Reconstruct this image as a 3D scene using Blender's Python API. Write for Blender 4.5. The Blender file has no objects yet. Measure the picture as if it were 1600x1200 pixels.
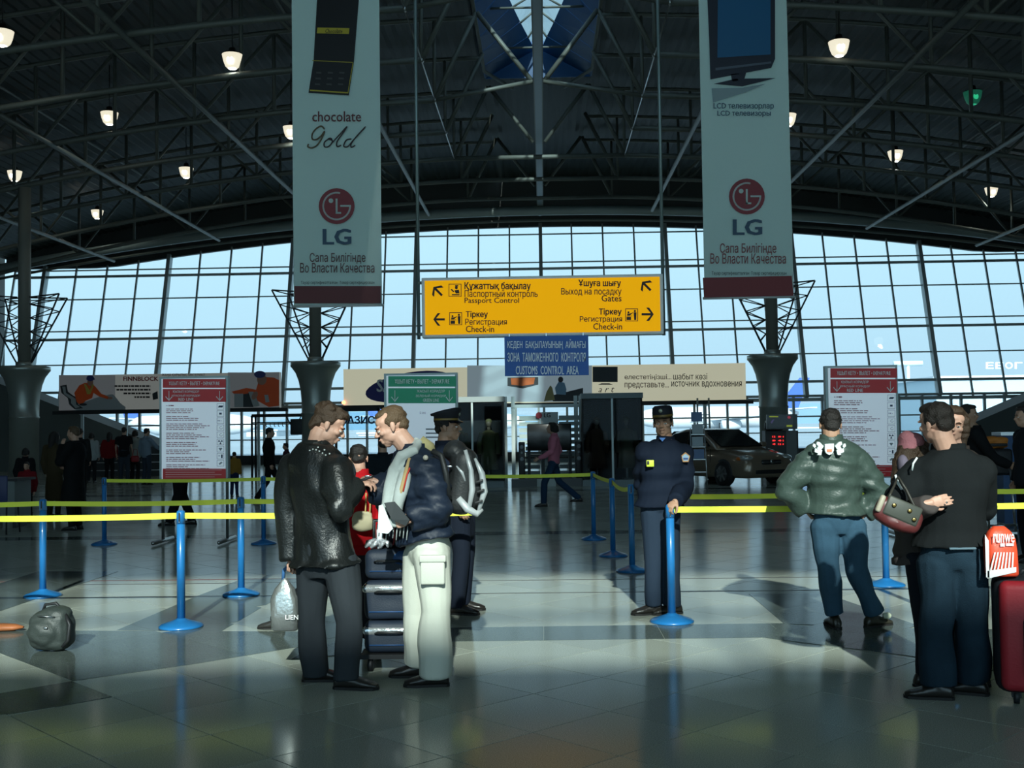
import bpy, bmesh, math, random
import numpy as np
from mathutils import Vector, Matrix
from mathutils.geometry import tessellate_polygon
random.seed(7); rng = np.random.RandomState(3)
SC = bpy.context.scene; COL = SC.collection
PI = math.pi; R = math.radians
# ------------------------------------------------ camera, sky, sun, exposure
FPX = 1755.0; EYE = 1.6
S = FPX/1500.0                      # depths below are written for a 1500 px lens and scaled by S
YAW, PITCH, ROLL = R(1.83)*1500/FPX, math.atan(65.7/FPX), -0.014
CAMR = (Matrix.Rotation(YAW, 3, 'Z') @ Matrix.Rotation(PI/2+PITCH, 3, 'X') @ Matrix.Rotation(ROLL, 3, 'Z'))
cd = bpy.data.cameras.new('camera'); cam = bpy.data.objects.new('camera', cd); COL.objects.link(cam)
cd.sensor_width = 36; cd.lens = 36*FPX/1600; cd.clip_start = .05; cd.clip_end = 6000
cam.matrix_world = Matrix.Translation((0, 0, EYE)) @ CAMR.to_4x4()
SC.camera = cam
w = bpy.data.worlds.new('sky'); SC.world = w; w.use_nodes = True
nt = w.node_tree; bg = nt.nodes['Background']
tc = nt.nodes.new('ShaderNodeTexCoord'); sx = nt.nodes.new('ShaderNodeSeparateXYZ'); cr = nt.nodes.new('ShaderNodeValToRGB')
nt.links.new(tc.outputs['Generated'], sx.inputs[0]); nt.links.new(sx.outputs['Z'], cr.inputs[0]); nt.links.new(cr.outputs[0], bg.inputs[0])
cr.color_ramp.elements[0].position = 0.0; cr.color_ramp.elements[0].color = (.52, .80, .98, 1)
cr.color_ramp.elements[1].position = .16; cr.color_ramp.elements[1].color = (.60, .94, 1.1, 1)
e = cr.color_ramp.elements.new(.6); e.color = (.58, .80, .96, 1)
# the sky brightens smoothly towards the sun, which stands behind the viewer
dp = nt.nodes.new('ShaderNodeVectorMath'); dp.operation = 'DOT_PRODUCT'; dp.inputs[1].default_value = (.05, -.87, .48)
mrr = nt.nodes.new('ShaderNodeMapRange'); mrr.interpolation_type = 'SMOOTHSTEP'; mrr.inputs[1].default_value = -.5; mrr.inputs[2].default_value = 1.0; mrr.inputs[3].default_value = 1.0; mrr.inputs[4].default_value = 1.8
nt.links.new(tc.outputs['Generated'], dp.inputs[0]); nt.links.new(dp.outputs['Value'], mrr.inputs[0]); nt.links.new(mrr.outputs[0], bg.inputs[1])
sl = bpy.data.lights.new('sun', 'SUN'); sl.energy = 6.6; sl.angle = R(.9); sl.color = (.93, 1.0, .90)
sun = bpy.data.objects.new('sun', sl); COL.objects.link(sun)
SUN_D = Vector((-.06, 1.0, -.55)).normalized()
sun.rotation_mode = 'QUATERNION'; sun.rotation_quaternion = SUN_D.to_track_quat('-Z', 'Y')
sun.location = (0, -30, 30)
vs = SC.view_settings; vs.view_transform = 'Standard'; vs.look = 'None'; vs.gamma = 1; vs.use_curve_mapping = False; vs.exposure = 0.0
cy = SC.cycles; cy.use_denoising = True; cy.max_bounces = 7; cy.diffuse_bounces = 4; cy.glossy_bounces = 4
cy.transparent_max_bounces = 16; cy.sample_clamp_indirect = 4; cy.caustics_reflective = False; cy.caustics_refractive = False

# ------------------------------------------------ pixel <-> place helpers (used to measure the photograph)
def ray(x, y): return CAMR @ Vector(((x-800)/FPX, -(y-600)/FPX, -1))
def P(x, y, Y):
    d = ray(x, y); return Vector((0, 0, EYE)) + d*(Y/d.y)
def Q(x, y, d): return P(x, y, d*S)
def G(x, y, z=0.0):
    d = ray(x, y); return Vector((0, 0, EYE)) + d*((z-EYE)/d.z)

# ------------------------------------------------ materials
MT = {}
def mat(name, col, rough=.6, metal=0., emit=0., bump=0., bscale=60., var=0., vscale=8., ior=1.45, coat=0., alpha=1., sheen=0., trans=0., ecol=None, spec=None):
    if name in MT: return MT[name]
    m = bpy.data.materials.new(name); m.use_nodes = True; n = m.node_tree; b = n.nodes['Principled BSDF']
    b.inputs['Base Color'].default_value = (*col, 1); b.inputs['Roughness'].default_value = rough; b.inputs['Metallic'].default_value = metal
    b.inputs['IOR'].default_value = ior; b.inputs['Coat Weight'].default_value = coat; b.inputs['Coat Roughness'].default_value = .08
    if spec is not None: b.inputs['Specular IOR Level'].default_value = spec
    if sheen: b.inputs['Sheen Weight'].default_value = sheen
    if emit: b.inputs['Emission Color'].default_value = (*(ecol or col), 1); b.inputs['Emission Strength'].default_value = emit
    if alpha < 1: b.inputs['Alpha'].default_value = alpha
    if trans: b.inputs['Transmission Weight'].default_value = trans
    g = n.nodes.new('ShaderNodeNewGeometry')
    if var:
        no = n.nodes.new('ShaderNodeTexNoise'); no.inputs['Scale'].default_value = vscale; no.inputs['Detail'].default_value = 5
        mx = n.nodes.new('ShaderNodeMix'); mx.data_type = 'RGBA'
        mx.inputs[6].default_value = (*[c*(1-var) for c in col], 1); mx.inputs[7].default_value = (*[min(1, c*(1+var)) for c in col], 1)
        n.links.new(g.outputs['Position'], no.inputs['Vector']); n.links.new(no.outputs[0], mx.inputs[0]); n.links.new(mx.outputs[2], b.inputs['Base Color'])
    if bump:
        no = n.nodes.new('ShaderNodeTexNoise'); no.inputs['Scale'].default_value = bscale; no.inputs['Detail'].default_value = 4
        bp = n.nodes.new('ShaderNodeBump'); bp.inputs['Strength'].default_value = bump; bp.inputs['Distance'].default_value = .01
        n.links.new(g.outputs['Position'], no.inputs['Vector']); n.links.new(no.outputs[0], bp.inputs['Height']); n.links.new(bp.outputs[0], b.inputs['Normal'])
    MT[name] = m; return m
def glass_mat(name, tint, gloss=1.0):
    if name in MT: return MT[name]
    m = bpy.data.materials.new(name); m.use_nodes = True; n = m.node_tree; n.nodes.remove(n.nodes['Principled BSDF'])
    t = n.nodes.new('ShaderNodeBsdfTransparent'); t.inputs[0].default_value = (*tint, 1)
    g = n.nodes.new('ShaderNodeBsdfGlossy'); g.inputs['Roughness'].default_value = .02
    ge = n.nodes.new('ShaderNodeNewGeometry'); dt = n.nodes.new('ShaderNodeVectorMath'); dt.operation = 'DOT_PRODUCT'
    n.links.new(ge.outputs['Normal'], dt.inputs[0]); n.links.new(ge.outputs['Incoming'], dt.inputs[1])
    def mth(op, a, b=None):
        k = n.nodes.new('ShaderNodeMath'); k.operation = op; n.links.new(a, k.inputs[0])
        if b is not None: k.inputs[1].default_value = b
        return k.outputs[0]
    ab = mth('ABSOLUTE', dt.outputs['Value']); iv = mth('MULTIPLY', mth('SUBTRACT', ab, 1.0), -1.0); f5 = mth('POWER', iv, 5.0)
    f = mth('ADD', mth('MULTIPLY', f5, .8), .03*gloss)
    mx = n.nodes.new('ShaderNodeMixShader'); o = n.nodes['Material Output']
    n.links.new(f, mx.inputs[0]); n.links.new(t.outputs[0], mx.inputs[1]); n.links.new(g.outputs[0], mx.inputs[2]); n.links.new(mx.outputs[0], o.inputs[0])
    MT[name] = m; return m
# ------------------------------------------------ object bookkeeping
ORG = {}
def tag(o, label=None, cat=None, group=None, kind=None):
    if label: o['label'] = label
    if cat: o['category'] = cat
    if group: o['group'] = group
    if kind: o['kind'] = kind
    return o
def thing(name, loc, label, cat, group=None, kind=None):
    o = bpy.data.objects.new(name, None); COL.objects.link(o); o.empty_display_size = .1
    o.location = loc; ORG[o.name] = Vector(loc); return tag(o, label, cat, group, kind)
def link_mesh(name, me, m, parent=None, origin=None):
    o = bpy.data.objects.new(name, me); COL.objects.link(o)
    if m is not None and not me.materials:
        for q in (m if isinstance(m, (list, tuple)) else [m]): me.materials.append(q)
    if parent is not None: o.parent = parent; ORG[o.name] = ORG[parent.name].copy()
    else:
        o.location = origin if origin is not None else (0, 0, 0); ORG[o.name] = Vector(o.location)
    return o
def basepoint(vs_):
    a = np.array(vs_, dtype=float); lo = a.min(0); hi = a.max(0)
    return Vector(((lo[0]+hi[0])/2, (lo[1]+hi[1])/2, lo[2]))
_ico = {}
def ico(sub):
    if sub not in _ico:
        b = bmesh.new(); bmesh.ops.create_icosphere(b, subdivisions=sub, radius=1); b.verts.ensure_lookup_table()
        _ico[sub] = ([v.co.copy() for v in b.verts], [[v.index for v in f.verts] for f in b.faces]); b.free()
    return _ico[sub]
class MB:
    def __init__(s): s.v = []; s.f = []; s.m = []; s.sm = []
    def add(s, vs_, fs, mi=0, smooth=False):
        k = len(s.v); s.v += [Vector(v) for v in vs_]; s.f += [[i+k for i in f] for f in fs]; s.m += [mi]*len(fs); s.sm += [smooth]*len(fs); return s
    def box(s, c, size, M=None, mi=0):
        c = Vector(c); h = Vector(size)/2; vv = []
        for z in (-1, 1):
            for y in (-1, 1):
                for x in (-1, 1):
                    p = Vector((x*h.x, y*h.y, z*h.z)); vv.append(c+(M @ p if M else p))
        return s.add(vv, [(0, 2, 3, 1), (4, 5, 7, 6), (0, 1, 5, 4), (2, 6, 7, 3), (0, 4, 6, 2), (1, 3, 7, 5)], mi)
    def bx(s, x0, x1, y0, y1, z0, z1, mi=0): return s.box(((x0+x1)/2, (y0+y1)/2, (z0+z1)/2), (abs(x1-x0), abs(y1-y0), abs(z1-z0)), mi=mi)
    def rbox(s, c, size, r, M=None, seg=2, mi=0):
        b = bmesh.new(); bmesh.ops.create_cube(b, size=1); bmesh.ops.scale(b, vec=size, verts=b.verts)
        bmesh.ops.bevel(b, geom=b.edges[:], offset=r, segments=seg, profile=.5, affect='EDGES'); b.verts.ensure_lookup_table(); c = Vector(c)
        s.add([c+(M @ v.co if M else v.co) for v in b.verts], [[v.index for v in f.verts] for f in b.faces], mi, True); b.free(); return s
    def ell(s, c, r, M=None, sub=2, mi=0):
        vv, ff = ico(sub); c = Vector(c); r = r if hasattr(r, '__len__') else (r, r, r)
        out = []
        for p in vv:
            q = Vector((p.x*r[0], p.y*r[1], p.z*r[2])); out.append(c+(M @ q if M else q))
        return s.add(out, ff, mi, True)
    def rings(s, rs, cap=True, mi=0, smooth=True):
        n = len(rs[0]); vv = [p for r in rs for p in r]; ff = []
        for k in range(len(rs)-1):
            for i in range(n):
                j = (i+1) % n; ff.append((k*n+i, k*n+j, (k+1)*n+j, (k+1)*n+i))
        if cap: ff.append(list(range(n))[::-1]); ff.append([(len(rs)-1)*n+i for i in range(n)])
        return s.add(vv, ff, mi, smooth)
    def tube(s, pts, rad, n=8, cap=True, mi=0, round_=False):
        pts = [Vector(p) for p in pts]; k = len(pts); rad = rad if hasattr(rad, '__len__') else [rad]*k
        t0 = (pts[1]-pts[0]).normalized(); up = Vector((0, 0, 1)) if abs(t0.z) < .9 else Vector((1, 0, 0))
        u = t0.cross(up).normalized(); rs = []
        for i, p in enumerate(pts):
            t = ((pts[min(i+1, k-1)]-p).normalized()+(p-pts[max(i-1, 0)]).normalized())
            t = t.normalized() if t.length > 1e-6 else t0
            u = (u-t*u.dot(t)); u = u.normalized() if u.length > 1e-6 else t.orthogonal().normalized(); v = t.cross(u)
            rs.append([p+(u*math.cos(a)+v*math.sin(a))*rad[i] for a in [2*PI*q/n for q in range(n)]])
        s.rings(rs, cap, mi)
        if round_: s.ell(pts[0], rad[0]*.98, mi=mi, sub=1); s.ell(pts[-1], rad[-1]*.98, mi=mi, sub=1)
        return s
    def lathe(s, c, prof, n=24, mi=0, M=None):
        c = Vector(c); rs = [[c+(M @ Vector((r*math.cos(a), r*math.sin(a), z)) if M else Vector((r*math.cos(a), r*math.sin(a), z))) for a in [2*PI*q/n for q in range(n)]] for r, z in prof]
        return s.rings(rs, True, mi)
    def prism(s, poly, d, mi=0):
        d = Vector(d); n = len(poly); p = [Vector(q) for q in poly]
        return s.add(p+[q+d for q in p], [list(range(n)), [n+i for i in range(n)][::-1]]+[(i, n+i, n+(i+1) % n, (i+1) % n) for i in range(n)], mi)
    def mesh(s, name, off=Vector((0, 0, 0))):
        me = bpy.data.meshes.new(name); me.from_pydata([tuple(v-off) for v in s.v], [], s.f)
        me.polygons.foreach_set('use_smooth', s.sm)
        if any(s.m): me.polygons.foreach_set('material_index', s.m)
        me.update(); return me
    def build(s, name, m, parent=None, label=None, cat=None, group=None, kind=None, origin=None, fix=False):
        if parent is not None: off = ORG[parent.name]
        else: off = Vector(origin) if origin is not None else basepoint(s.v)
        me = s.mesh(name, off)
        if fix:
            b = bmesh.new(); b.from_mesh(me); bmesh.ops.recalc_face_normals(b, faces=b.faces); b.to_mesh(me); b.free()
        o = link_mesh(name, me, m, parent, off); return tag(o, label, cat, group, kind)
def remesh(mb, vox, smooth=3, wr=0., wk=9., seed=0, fold=(1, 1, 2.2)):
    me = mb.mesh('tmp'); o = bpy.data.objects.new('tmp', me); COL.objects.link(o)
    r = o.modifiers.new('r', 'REMESH'); r.mode = 'VOXEL'; r.voxel_size = vox
    if smooth: q = o.modifiers.new('s', 'SMOOTH'); q.factor = .5; q.iterations = smooth
    dg = bpy.context.evaluated_depsgraph_get(); em = o.evaluated_get(dg).to_mesh()
    n = len(em.vertices); co = np.empty(n*3); em.vertices.foreach_get('co', co); co = co.reshape(-1, 3)
    if wr:
        no = np.empty(n*3); em.vertex_normals.foreach_get('vector', no); no = no.reshape(-1, 3)
        rs = np.random.RandomState(seed); h = np.zeros(n)
        q = co*np.array(fold)
        for k in range(4):
            a = rs.normal(size=3); a /= np.linalg.norm(a); b = rs.normal(size=3); b /= np.linalg.norm(b)
            fr = wk*(1+.55*k); h += np.sin((q@a)*fr+2.2*np.sin((co@b)*wk*.8+rs.rand()*6)+rs.rand()*6)/(1+.5*k)
        h = np.sign(h)*np.abs(h)**1.2
        co = co+no*(wr*h/1.6)[:, None]
    fs = [list(p.vertices) for p in em.polygons]
    o.evaluated_get(dg).to_mesh_clear(); bpy.data.objects.remove(o); bpy.data.meshes.remove(me)
    out = MB(); out.v = [Vector(c) for c in co.tolist()]; out.f = fs; out.m = [0]*len(fs); out.sm = [True]*len(fs); return out
def join(*mbs):
    o = MB()
    for b in mbs:
        k = len(o.v); o.v += b.v; o.f += [[i+k for i in f] for f in b.f]; o.m += b.m; o.sm += b.sm
    return o
def copy_thing(root, loc, label=None, rotz=None):
    r = root.copy(); COL.objects.link(r); r.location = loc
    if rotz is not None: r.rotation_euler = (0, 0, rotz)
    if label: r['label'] = label
    ORG[r.name] = Vector(loc)
    for ch in list(root.children):
        c = ch.copy(); COL.objects.link(c); c.parent = r
        for g in list(ch.children):
            d = g.copy(); COL.objects.link(d); d.parent = c
    return r
# ------------------------------------------------ lettering and flat print, standing in the plane y = Y facing the hall
def text_geo(s, bold=0., shear=0., res=2, space=1.):
    """outlines of the built-in font, each contour filled on its own so that overlapping strokes stay solid"""
    cu = bpy.data.curves.new('t', 'FONT'); cu.body = s; cu.align_x = 'LEFT'; cu.size = 1; cu.shear = shear; cu.resolution_u = res; cu.space_character = space; cu.fill_mode = 'NONE'
    o = bpy.data.objects.new('t', cu); COL.objects.link(o); dg = bpy.context.evaluated_depsgraph_get()
    me = o.evaluated_get(dg).to_mesh(); pts = [(v.co.x, v.co.y) for v in me.vertices]; nb = {}
    for e in me.edges: i, j = e.vertices; nb.setdefault(i, []).append(j); nb.setdefault(j, []).append(i)
    # keep the drawing direction: the edges of a spline are stored in order
    loops = []; seen = set()
    for st in range(len(pts)):
        if st in seen or st not in nb: continue
        lp = [st]; seen.add(st); cur = st
        while True:
            nx = [q for q in sorted(nb[cur]) if q not in seen]
            if not nx: break
            cur = cur+1 if cur+1 in nx else nx[0]; seen.add(cur); lp.append(cur)
        if len(lp) > 2: loops.append([pts[i] for i in lp])
    o.evaluated_get(dg).to_mesh_clear(); bpy.data.objects.remove(o); bpy.data.curves.remove(cu)
    area = lambda l: sum(l[k-1][0]*l[k][1]-l[k][0]*l[k-1][1] for k in range(len(l)))/2
    def inside(p, l):
        r = False
        for k in range(len(l)):
            (x1, y1), (x2, y2) = l[k-1], l[k]
            if (y1 > p[1]) != (y2 > p[1]) and p[0] < (x2-x1)*(p[1]-y1)/(y2-y1)+x1: r = not r
        return r
    outs = []; holes = []
    for l in loops:
        c = [m for m in loops if m is not l and abs(area(m)) > abs(area(l)) and inside(l[0], m)]
        par = min(c, key=lambda m: abs(area(m))) if c else None
        if par is not None and (area(par) > 0) != (area(l) > 0): holes.append((l, par))
        else: outs.append([l, []])
    for l, par in holes:
        for q in outs:
            if q[0] is par: q[1].append(l)
    vv, ff = [], []
    for o_, hs in outs:
        if not hs:      # a stroke that overlaps itself at the stem: let its edges meet instead of cross
            tr_ = tessellate_polygon([[Vector((x, y, 0)) for x, y in o_]])
            if abs(sum(abs(area([o_[i] for i in t_])) for t_ in tr_)-abs(area(o_))) > .004:
                o_ = [list(p) for p in o_]; n_ = len(o_)
                ve = [(k, (k+1) % n_) for k in range(n_) if abs(o_[k][0]-o_[(k+1) % n_][0]) < 2e-3]
                ln = lambda e: abs(o_[e[0]][1]-o_[e[1]][1]); st_ = [(o_[e[0]][0], ln(e)) for e in ve]
                for e in ve:
                    x = o_[e[0]][0]
                    for x2, l2 in st_:
                        if 2e-3 < abs(x2-x) < .03 and l2 > .4 and ln(e) < .2:
                            for i in e: o_[i][0] = x2+(.001 if x2 > x else -.001)
                            break
        pl = [[Vector((x, y, 0)) for x, y in l] for l in [o_]+hs]; flat = [p for l in pl for p in l]; k = len(vv)
        vv += [(p.x, p.y) for p in flat]; ff += [tuple(i+k for i in t_) for t_ in tessellate_polygon(pl)]
    return np.array(vv), ff
def ptext(s, x0, x1, y0, y1, Y, m, parent, bold=.015, shear=0., off=.012, name='lettering', res=2, space=1.):
    """lettering fitted to the pixel box x0..x1, y0 (top)..y1 (bottom) on the plane Y; off = distance in front of it"""
    co, fs = text_geo(s, bold, shear, res, space); lo = co.min(0); hi = co.max(0)
    A = P(x0, y1, Y-off); B = P(x1, y1, Y-off); C = P(x0, y0, Y-off); hw = B-A; hh = C-A
    mb = MB(); sh = [(0, 0)] if bold <= .004 else [(-bold*.6, -bold*.3), (bold*.6, bold*.3), (-bold*.6, bold*.3), (bold*.6, -bold*.3)]
    for k, (du, dv) in enumerate(sh): mb.add([A+hw*float(u)+hh*float(v)-Vector((0, .0004*k, 0)) for u, v in (co+np.array([du, dv])-lo)/(hi-lo)], fs)
    return mb.build(name, m, parent)
def ppoly(pts, Y, m, parent, name='print', off=.006, th=.003):
    mb = MB(); q = [P(x, y, Y-off) for x, y in pts]; mb.prism(q, (0, th, 0)); return mb.build(name, m, parent, fix=True)
def prect(x0, x1, y0, y1, Y, m, parent, name='print', off=.006, th=.003): return ppoly([(x0, y1), (x1, y1), (x1, y0), (x0, y0)], Y, m, parent, name, off, th)
def pell(cx, cy_, rx, ry, Y, m, parent, name='print', off=.008, n=28, tilt=0.):
    return ppoly([(cx+rx*math.cos(a)*math.cos(tilt)-ry*math.sin(a)*math.sin(tilt), cy_+rx*math.cos(a)*math.sin(tilt)+ry*math.sin(a)*math.cos(tilt)) for a in [2*PI*k/n for k in range(n)]], Y, m, parent, name, off)
def pbars(bars, Y, m, parent, name='print', off=.009):
    mb = MB()
    for (x0, x1, y0, y1) in bars: mb.prism([P(x0, y1, Y-off), P(x1, y1, Y-off), P(x1, y0, Y-off), P(x0, y0, Y-off)], (0, .002, 0))
    return mb.build(name, m, parent, fix=True)
def parc(cx, cy_, r0, r1, a0, a1, Y, m, parent, name='print', off=.012, n=30):
    mb = MB(); o = []; i = []
    for k in range(n+1):
        a = R(a0+(a1-a0)*k/n); o.append((cx+r1*math.cos(a), cy_+r1*math.sin(a))); i.append((cx+r0*math.cos(a), cy_+r0*math.sin(a)))
    vv = [P(x, y, Y-off) for x, y in o+i]; n1 = n+1
    mb.add(vv, [(k, k+1, n1+k+1, n1+k) for k in range(n)]); return mb.build(name, m, parent)
# ------------------------------------------------ palette
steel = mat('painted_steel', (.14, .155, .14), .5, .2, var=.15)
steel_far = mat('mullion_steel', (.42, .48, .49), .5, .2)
dark = mat('dark_metal', (.02, .022, .024), .5, .3)
chrome = mat('brushed_chrome', (.45, .47, .48), .28, 1.)
white = mat('white_print', (.8, .82, .82), .5)
# ------------------------------------------------ floor
def floor_mat(name, c1, c2, rough):
    m = bpy.data.materials.new(name); m.use_nodes = True; n = m.node_tree; b = n.nodes['Principled BSDF']
    g = n.nodes.new('ShaderNodeNewGeometry'); oi = n.nodes.new('ShaderNodeObjectInfo')
    no = n.nodes.new('ShaderNodeTexNoise'); no.inputs['Scale'].default_value = 170; no.inputs['Detail'].default_value = 3
    n2 = n.nodes.new('ShaderNodeTexNoise'); n2.inputs['Scale'].default_value = 1.3; n2.inputs['Detail'].default_value = 4
    mx = n.nodes.new('ShaderNodeMix'); mx.data_type = 'RGBA'; mx.inputs[6].default_value = (*c1, 1); mx.inputs[7].default_value = (*c2, 1)
    ra = n.nodes.new('ShaderNodeValToRGB'); ra.color_ramp.elements[0].position = .38; ra.color_ramp.elements[1].position = .62
    hs = n.nodes.new('ShaderNodeHueSaturation'); ma = n.nodes.new('ShaderNodeMapRange'); ma.inputs[3].default_value = .86; ma.inputs[4].default_value = 1.12
    n.links.new(g.outputs['Position'], no.inputs['Vector']); n.links.new(g.outputs['Position'], n2.inputs['Vector'])
    n.links.new(no.outputs[0], ra.inputs[0]); n.links.new(ra.outputs[0], mx.inputs[0]); n.links.new(oi.outputs['Random'], ma.inputs[0])
    n.links.new(mx.outputs[2], hs.inputs['Color']); n.links.new(ma.outputs[0], hs.inputs['Value']); n.links.new(hs.outputs[0], b.inputs['Base Color'])
    mr = n.nodes.new('ShaderNodeMapRange'); mr.inputs[3].default_value = rough*.8; mr.inputs[4].default_value = rough*1.35
    n.links.new(n2.outputs[0], mr.inputs[0]); n.links.new(mr.outputs[0], b.inputs['Roughness'])
    b.inputs['IOR'].default_value = 1.15
    return m
granite = floor_mat('pale_granite', (.26, .29, .25), (.42, .45, .39), .13)
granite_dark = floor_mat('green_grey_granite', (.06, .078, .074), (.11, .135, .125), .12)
joint = mat('joint_grout', (.05, .055, .05), .8)
joint_pale = mat('pale_joint', (.5, .5, .45), .7)
fl = thing('floor', (0, 0, 0), None, None, kind='structure'); 
MB().bx(-34, 34, -24, 62, -.3, -.012).build('floor_slab', joint, fl)
TS = .6; C1 = Vector((-3.05, 7.2))
ea = Vector((math.cos(R(45)), math.sin(R(45)))); eb = Vector((-ea.y, ea.x))
tiles = []
for i in range(-70, 110):
    for j in range(-70, 110):
        c = C1+ea*(i+.5)*TS+eb*(j+.5)*TS
        if -33 < c.x < 33 and -23 < c.y < 61: tiles.append((c, i, j))
def tile_mb(mb, c, g=.004, top=0., big=1):
    h = TS*big/2-g; k = [c+ea*h*a+eb*h*b for a, b in ((-1, -1), (1, -1), (1, 1), (-1, 1))]
    return mb.prism([(p.x, p.y, -.012) for p in k], (0, 0, .012+top))
near = []; far = MB()
def inview(c):
    a = (CAMR.transposed() @ (Vector((c.x, c.y, 0))-Vector((0, 0, EYE))))
    return a.z < 0 and abs(a.x/-a.z*FPX) < 860 and c.y > 4.2
vis = sorted([t for t in tiles if inview(t[0])], key=lambda t: t[0].length)[:300]
vs_ = set((i, j) for _, i, j in vis)
base_t = tile_mb(MB(), Vector((0, 0))).mesh('tile'); base_t.materials.append(granite)
for c, i, j in vis:
    o = bpy.data.objects.new('tile', base_t); COL.objects.link(o); o.parent = fl; o.location = (c.x, c.y, 0); ORG[o.name] = Vector((c.x, c.y, 0))
for c, i, j in tiles:
    if (i, j) not in vs_: tile_mb(far, c)
tag(far.build('tile_paving', granite, fl, fix=True), kind='stuff')
# dark granite inlay bands laid into the pale field, cut tile by tile
def clip(poly, a, n, keep):      # keep the side where (p-a).n*keep > 0
    out = []
    for k in range(len(poly)):
        p, q = poly[k], poly[(k+1) % len(poly)]; dp = (p-a).dot(n)*keep; dq = (q-a).dot(n)*keep
        if dp >= 0: out.append(p)
        if dp*dq < 0: out.append(p+(q-p)*(dp/(dp-dq)))
    return out
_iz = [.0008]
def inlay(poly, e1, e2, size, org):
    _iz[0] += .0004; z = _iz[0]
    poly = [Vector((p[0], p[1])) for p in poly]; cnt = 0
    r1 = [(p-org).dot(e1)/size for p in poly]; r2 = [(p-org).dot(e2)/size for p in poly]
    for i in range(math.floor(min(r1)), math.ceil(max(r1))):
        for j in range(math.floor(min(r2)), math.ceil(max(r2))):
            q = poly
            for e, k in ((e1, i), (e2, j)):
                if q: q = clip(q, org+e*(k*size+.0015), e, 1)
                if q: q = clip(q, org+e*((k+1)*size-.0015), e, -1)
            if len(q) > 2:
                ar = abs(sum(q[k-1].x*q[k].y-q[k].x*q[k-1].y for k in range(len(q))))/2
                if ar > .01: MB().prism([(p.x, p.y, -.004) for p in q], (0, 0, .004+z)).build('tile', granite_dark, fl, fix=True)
def g2(*pp): return [G(x, y).xy for x, y in pp]
U1, U2 = Vector((1, 0)), Vector((0, 1))
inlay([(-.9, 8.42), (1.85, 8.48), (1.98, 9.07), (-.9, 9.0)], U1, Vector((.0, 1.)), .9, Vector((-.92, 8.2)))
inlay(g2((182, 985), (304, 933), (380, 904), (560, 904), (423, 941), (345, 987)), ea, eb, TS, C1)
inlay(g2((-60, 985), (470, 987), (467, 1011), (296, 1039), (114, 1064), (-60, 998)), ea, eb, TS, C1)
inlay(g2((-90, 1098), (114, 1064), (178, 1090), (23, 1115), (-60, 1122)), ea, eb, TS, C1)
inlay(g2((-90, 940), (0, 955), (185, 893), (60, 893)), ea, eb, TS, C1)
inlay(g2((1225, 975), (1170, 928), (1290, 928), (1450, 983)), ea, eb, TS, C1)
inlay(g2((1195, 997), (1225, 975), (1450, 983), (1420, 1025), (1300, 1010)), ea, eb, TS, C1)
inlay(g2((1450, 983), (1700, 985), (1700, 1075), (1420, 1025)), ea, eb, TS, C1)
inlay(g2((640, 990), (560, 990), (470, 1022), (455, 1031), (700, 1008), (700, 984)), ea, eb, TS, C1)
for y in (10.82, 11.72): MB().bx(-12, 12, y-.012, y+.012, -.002, .0016).build('joint_strip', mat('dark_joint', (.03, .03, .035), .5), fl)
MB().bx(-14, -2.5, 12.0, 12.03, -.002, .0016).build('joint_strip', mat('red_line_paint', (.22, .05, .05), .5), fl)
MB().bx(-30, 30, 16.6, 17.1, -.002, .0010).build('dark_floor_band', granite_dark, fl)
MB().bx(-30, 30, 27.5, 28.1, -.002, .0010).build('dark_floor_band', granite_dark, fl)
# ------------------------------------------------ glass wall, leaning outwards above the door head
GY = 44*S; ZL = 2.7; TAN = .27*S
def wy(z): return GY + max(0, z-ZL)*TAN
def arch(x): return 11.25-.00385*x*x if abs(x) < 21.15 else 9.55
win = thing('window_1', (0, GY, 0), None, None, kind='structure')
pane_m = glass_mat('clear_glass', (.97, .99, 1.))
zs = [2.78, 4.62, 6.1, 8.02, 9.18, 11.0]; zthin = [4.98, 6.43, 9.5]     # transoms: heavy, and the thin rail above some of them
zh = [2.78, 3.45, 4.75, 5.98, 6.38, 7.95, 9.1, 9.42, 10.85]
heavy = {2.78, 3.45, 5.98, 9.1}
CW = 1.5
def bar(x0, z0, x1, z1, wdt, dep, name, m):
    a = Vector((x0, wy(z0), z0)); b = Vector((x1, wy(z1), z1)); t = (b-a).normalized(); M = t.to_track_quat('Z', 'Y').to_matrix()
    return MB().box((a+b)/2, (wdt, dep, (b-a).length), M).build(name, m, win)
xs = [-25.5+CW*k for k in range(35)]
off = .0
for k, x in enumerate(xs):
    maj = (k-1) % 4 == 0
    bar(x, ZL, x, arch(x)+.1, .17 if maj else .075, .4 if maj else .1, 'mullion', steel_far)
for z in zh:
    xm = 25.5 if z < 9.5 else math.sqrt((11.25-z)/.00385)
    h = .115 if z in heavy else .055
    MB().box((0, wy(z), z), (2*xm, .12, h)).build('transom', steel_far, win)
for k in range(len(xs)-1):
    x0, x1 = xs[k], xs[k+1]; xc = (x0+x1)/2
    for a, b in zip([2.78]+zh[1:], zh[1:]+[99]):
        t0 = min(b, arch(x0)+.05); t1 = min(b, arch(x1)+.05)
        if max(t0, t1) <= a+.05: continue
        t0 = max(t0, a+.02); t1 = max(t1, a+.02); e_ = .02
        MB().prism([(x0+e_, wy(a), a), (x1-e_, wy(a), a), (x1-e_, wy(t1), t1), (x0+e_, wy(t0), t0)], (0, .012, 0)).build('pane', pane_m, win)
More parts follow.
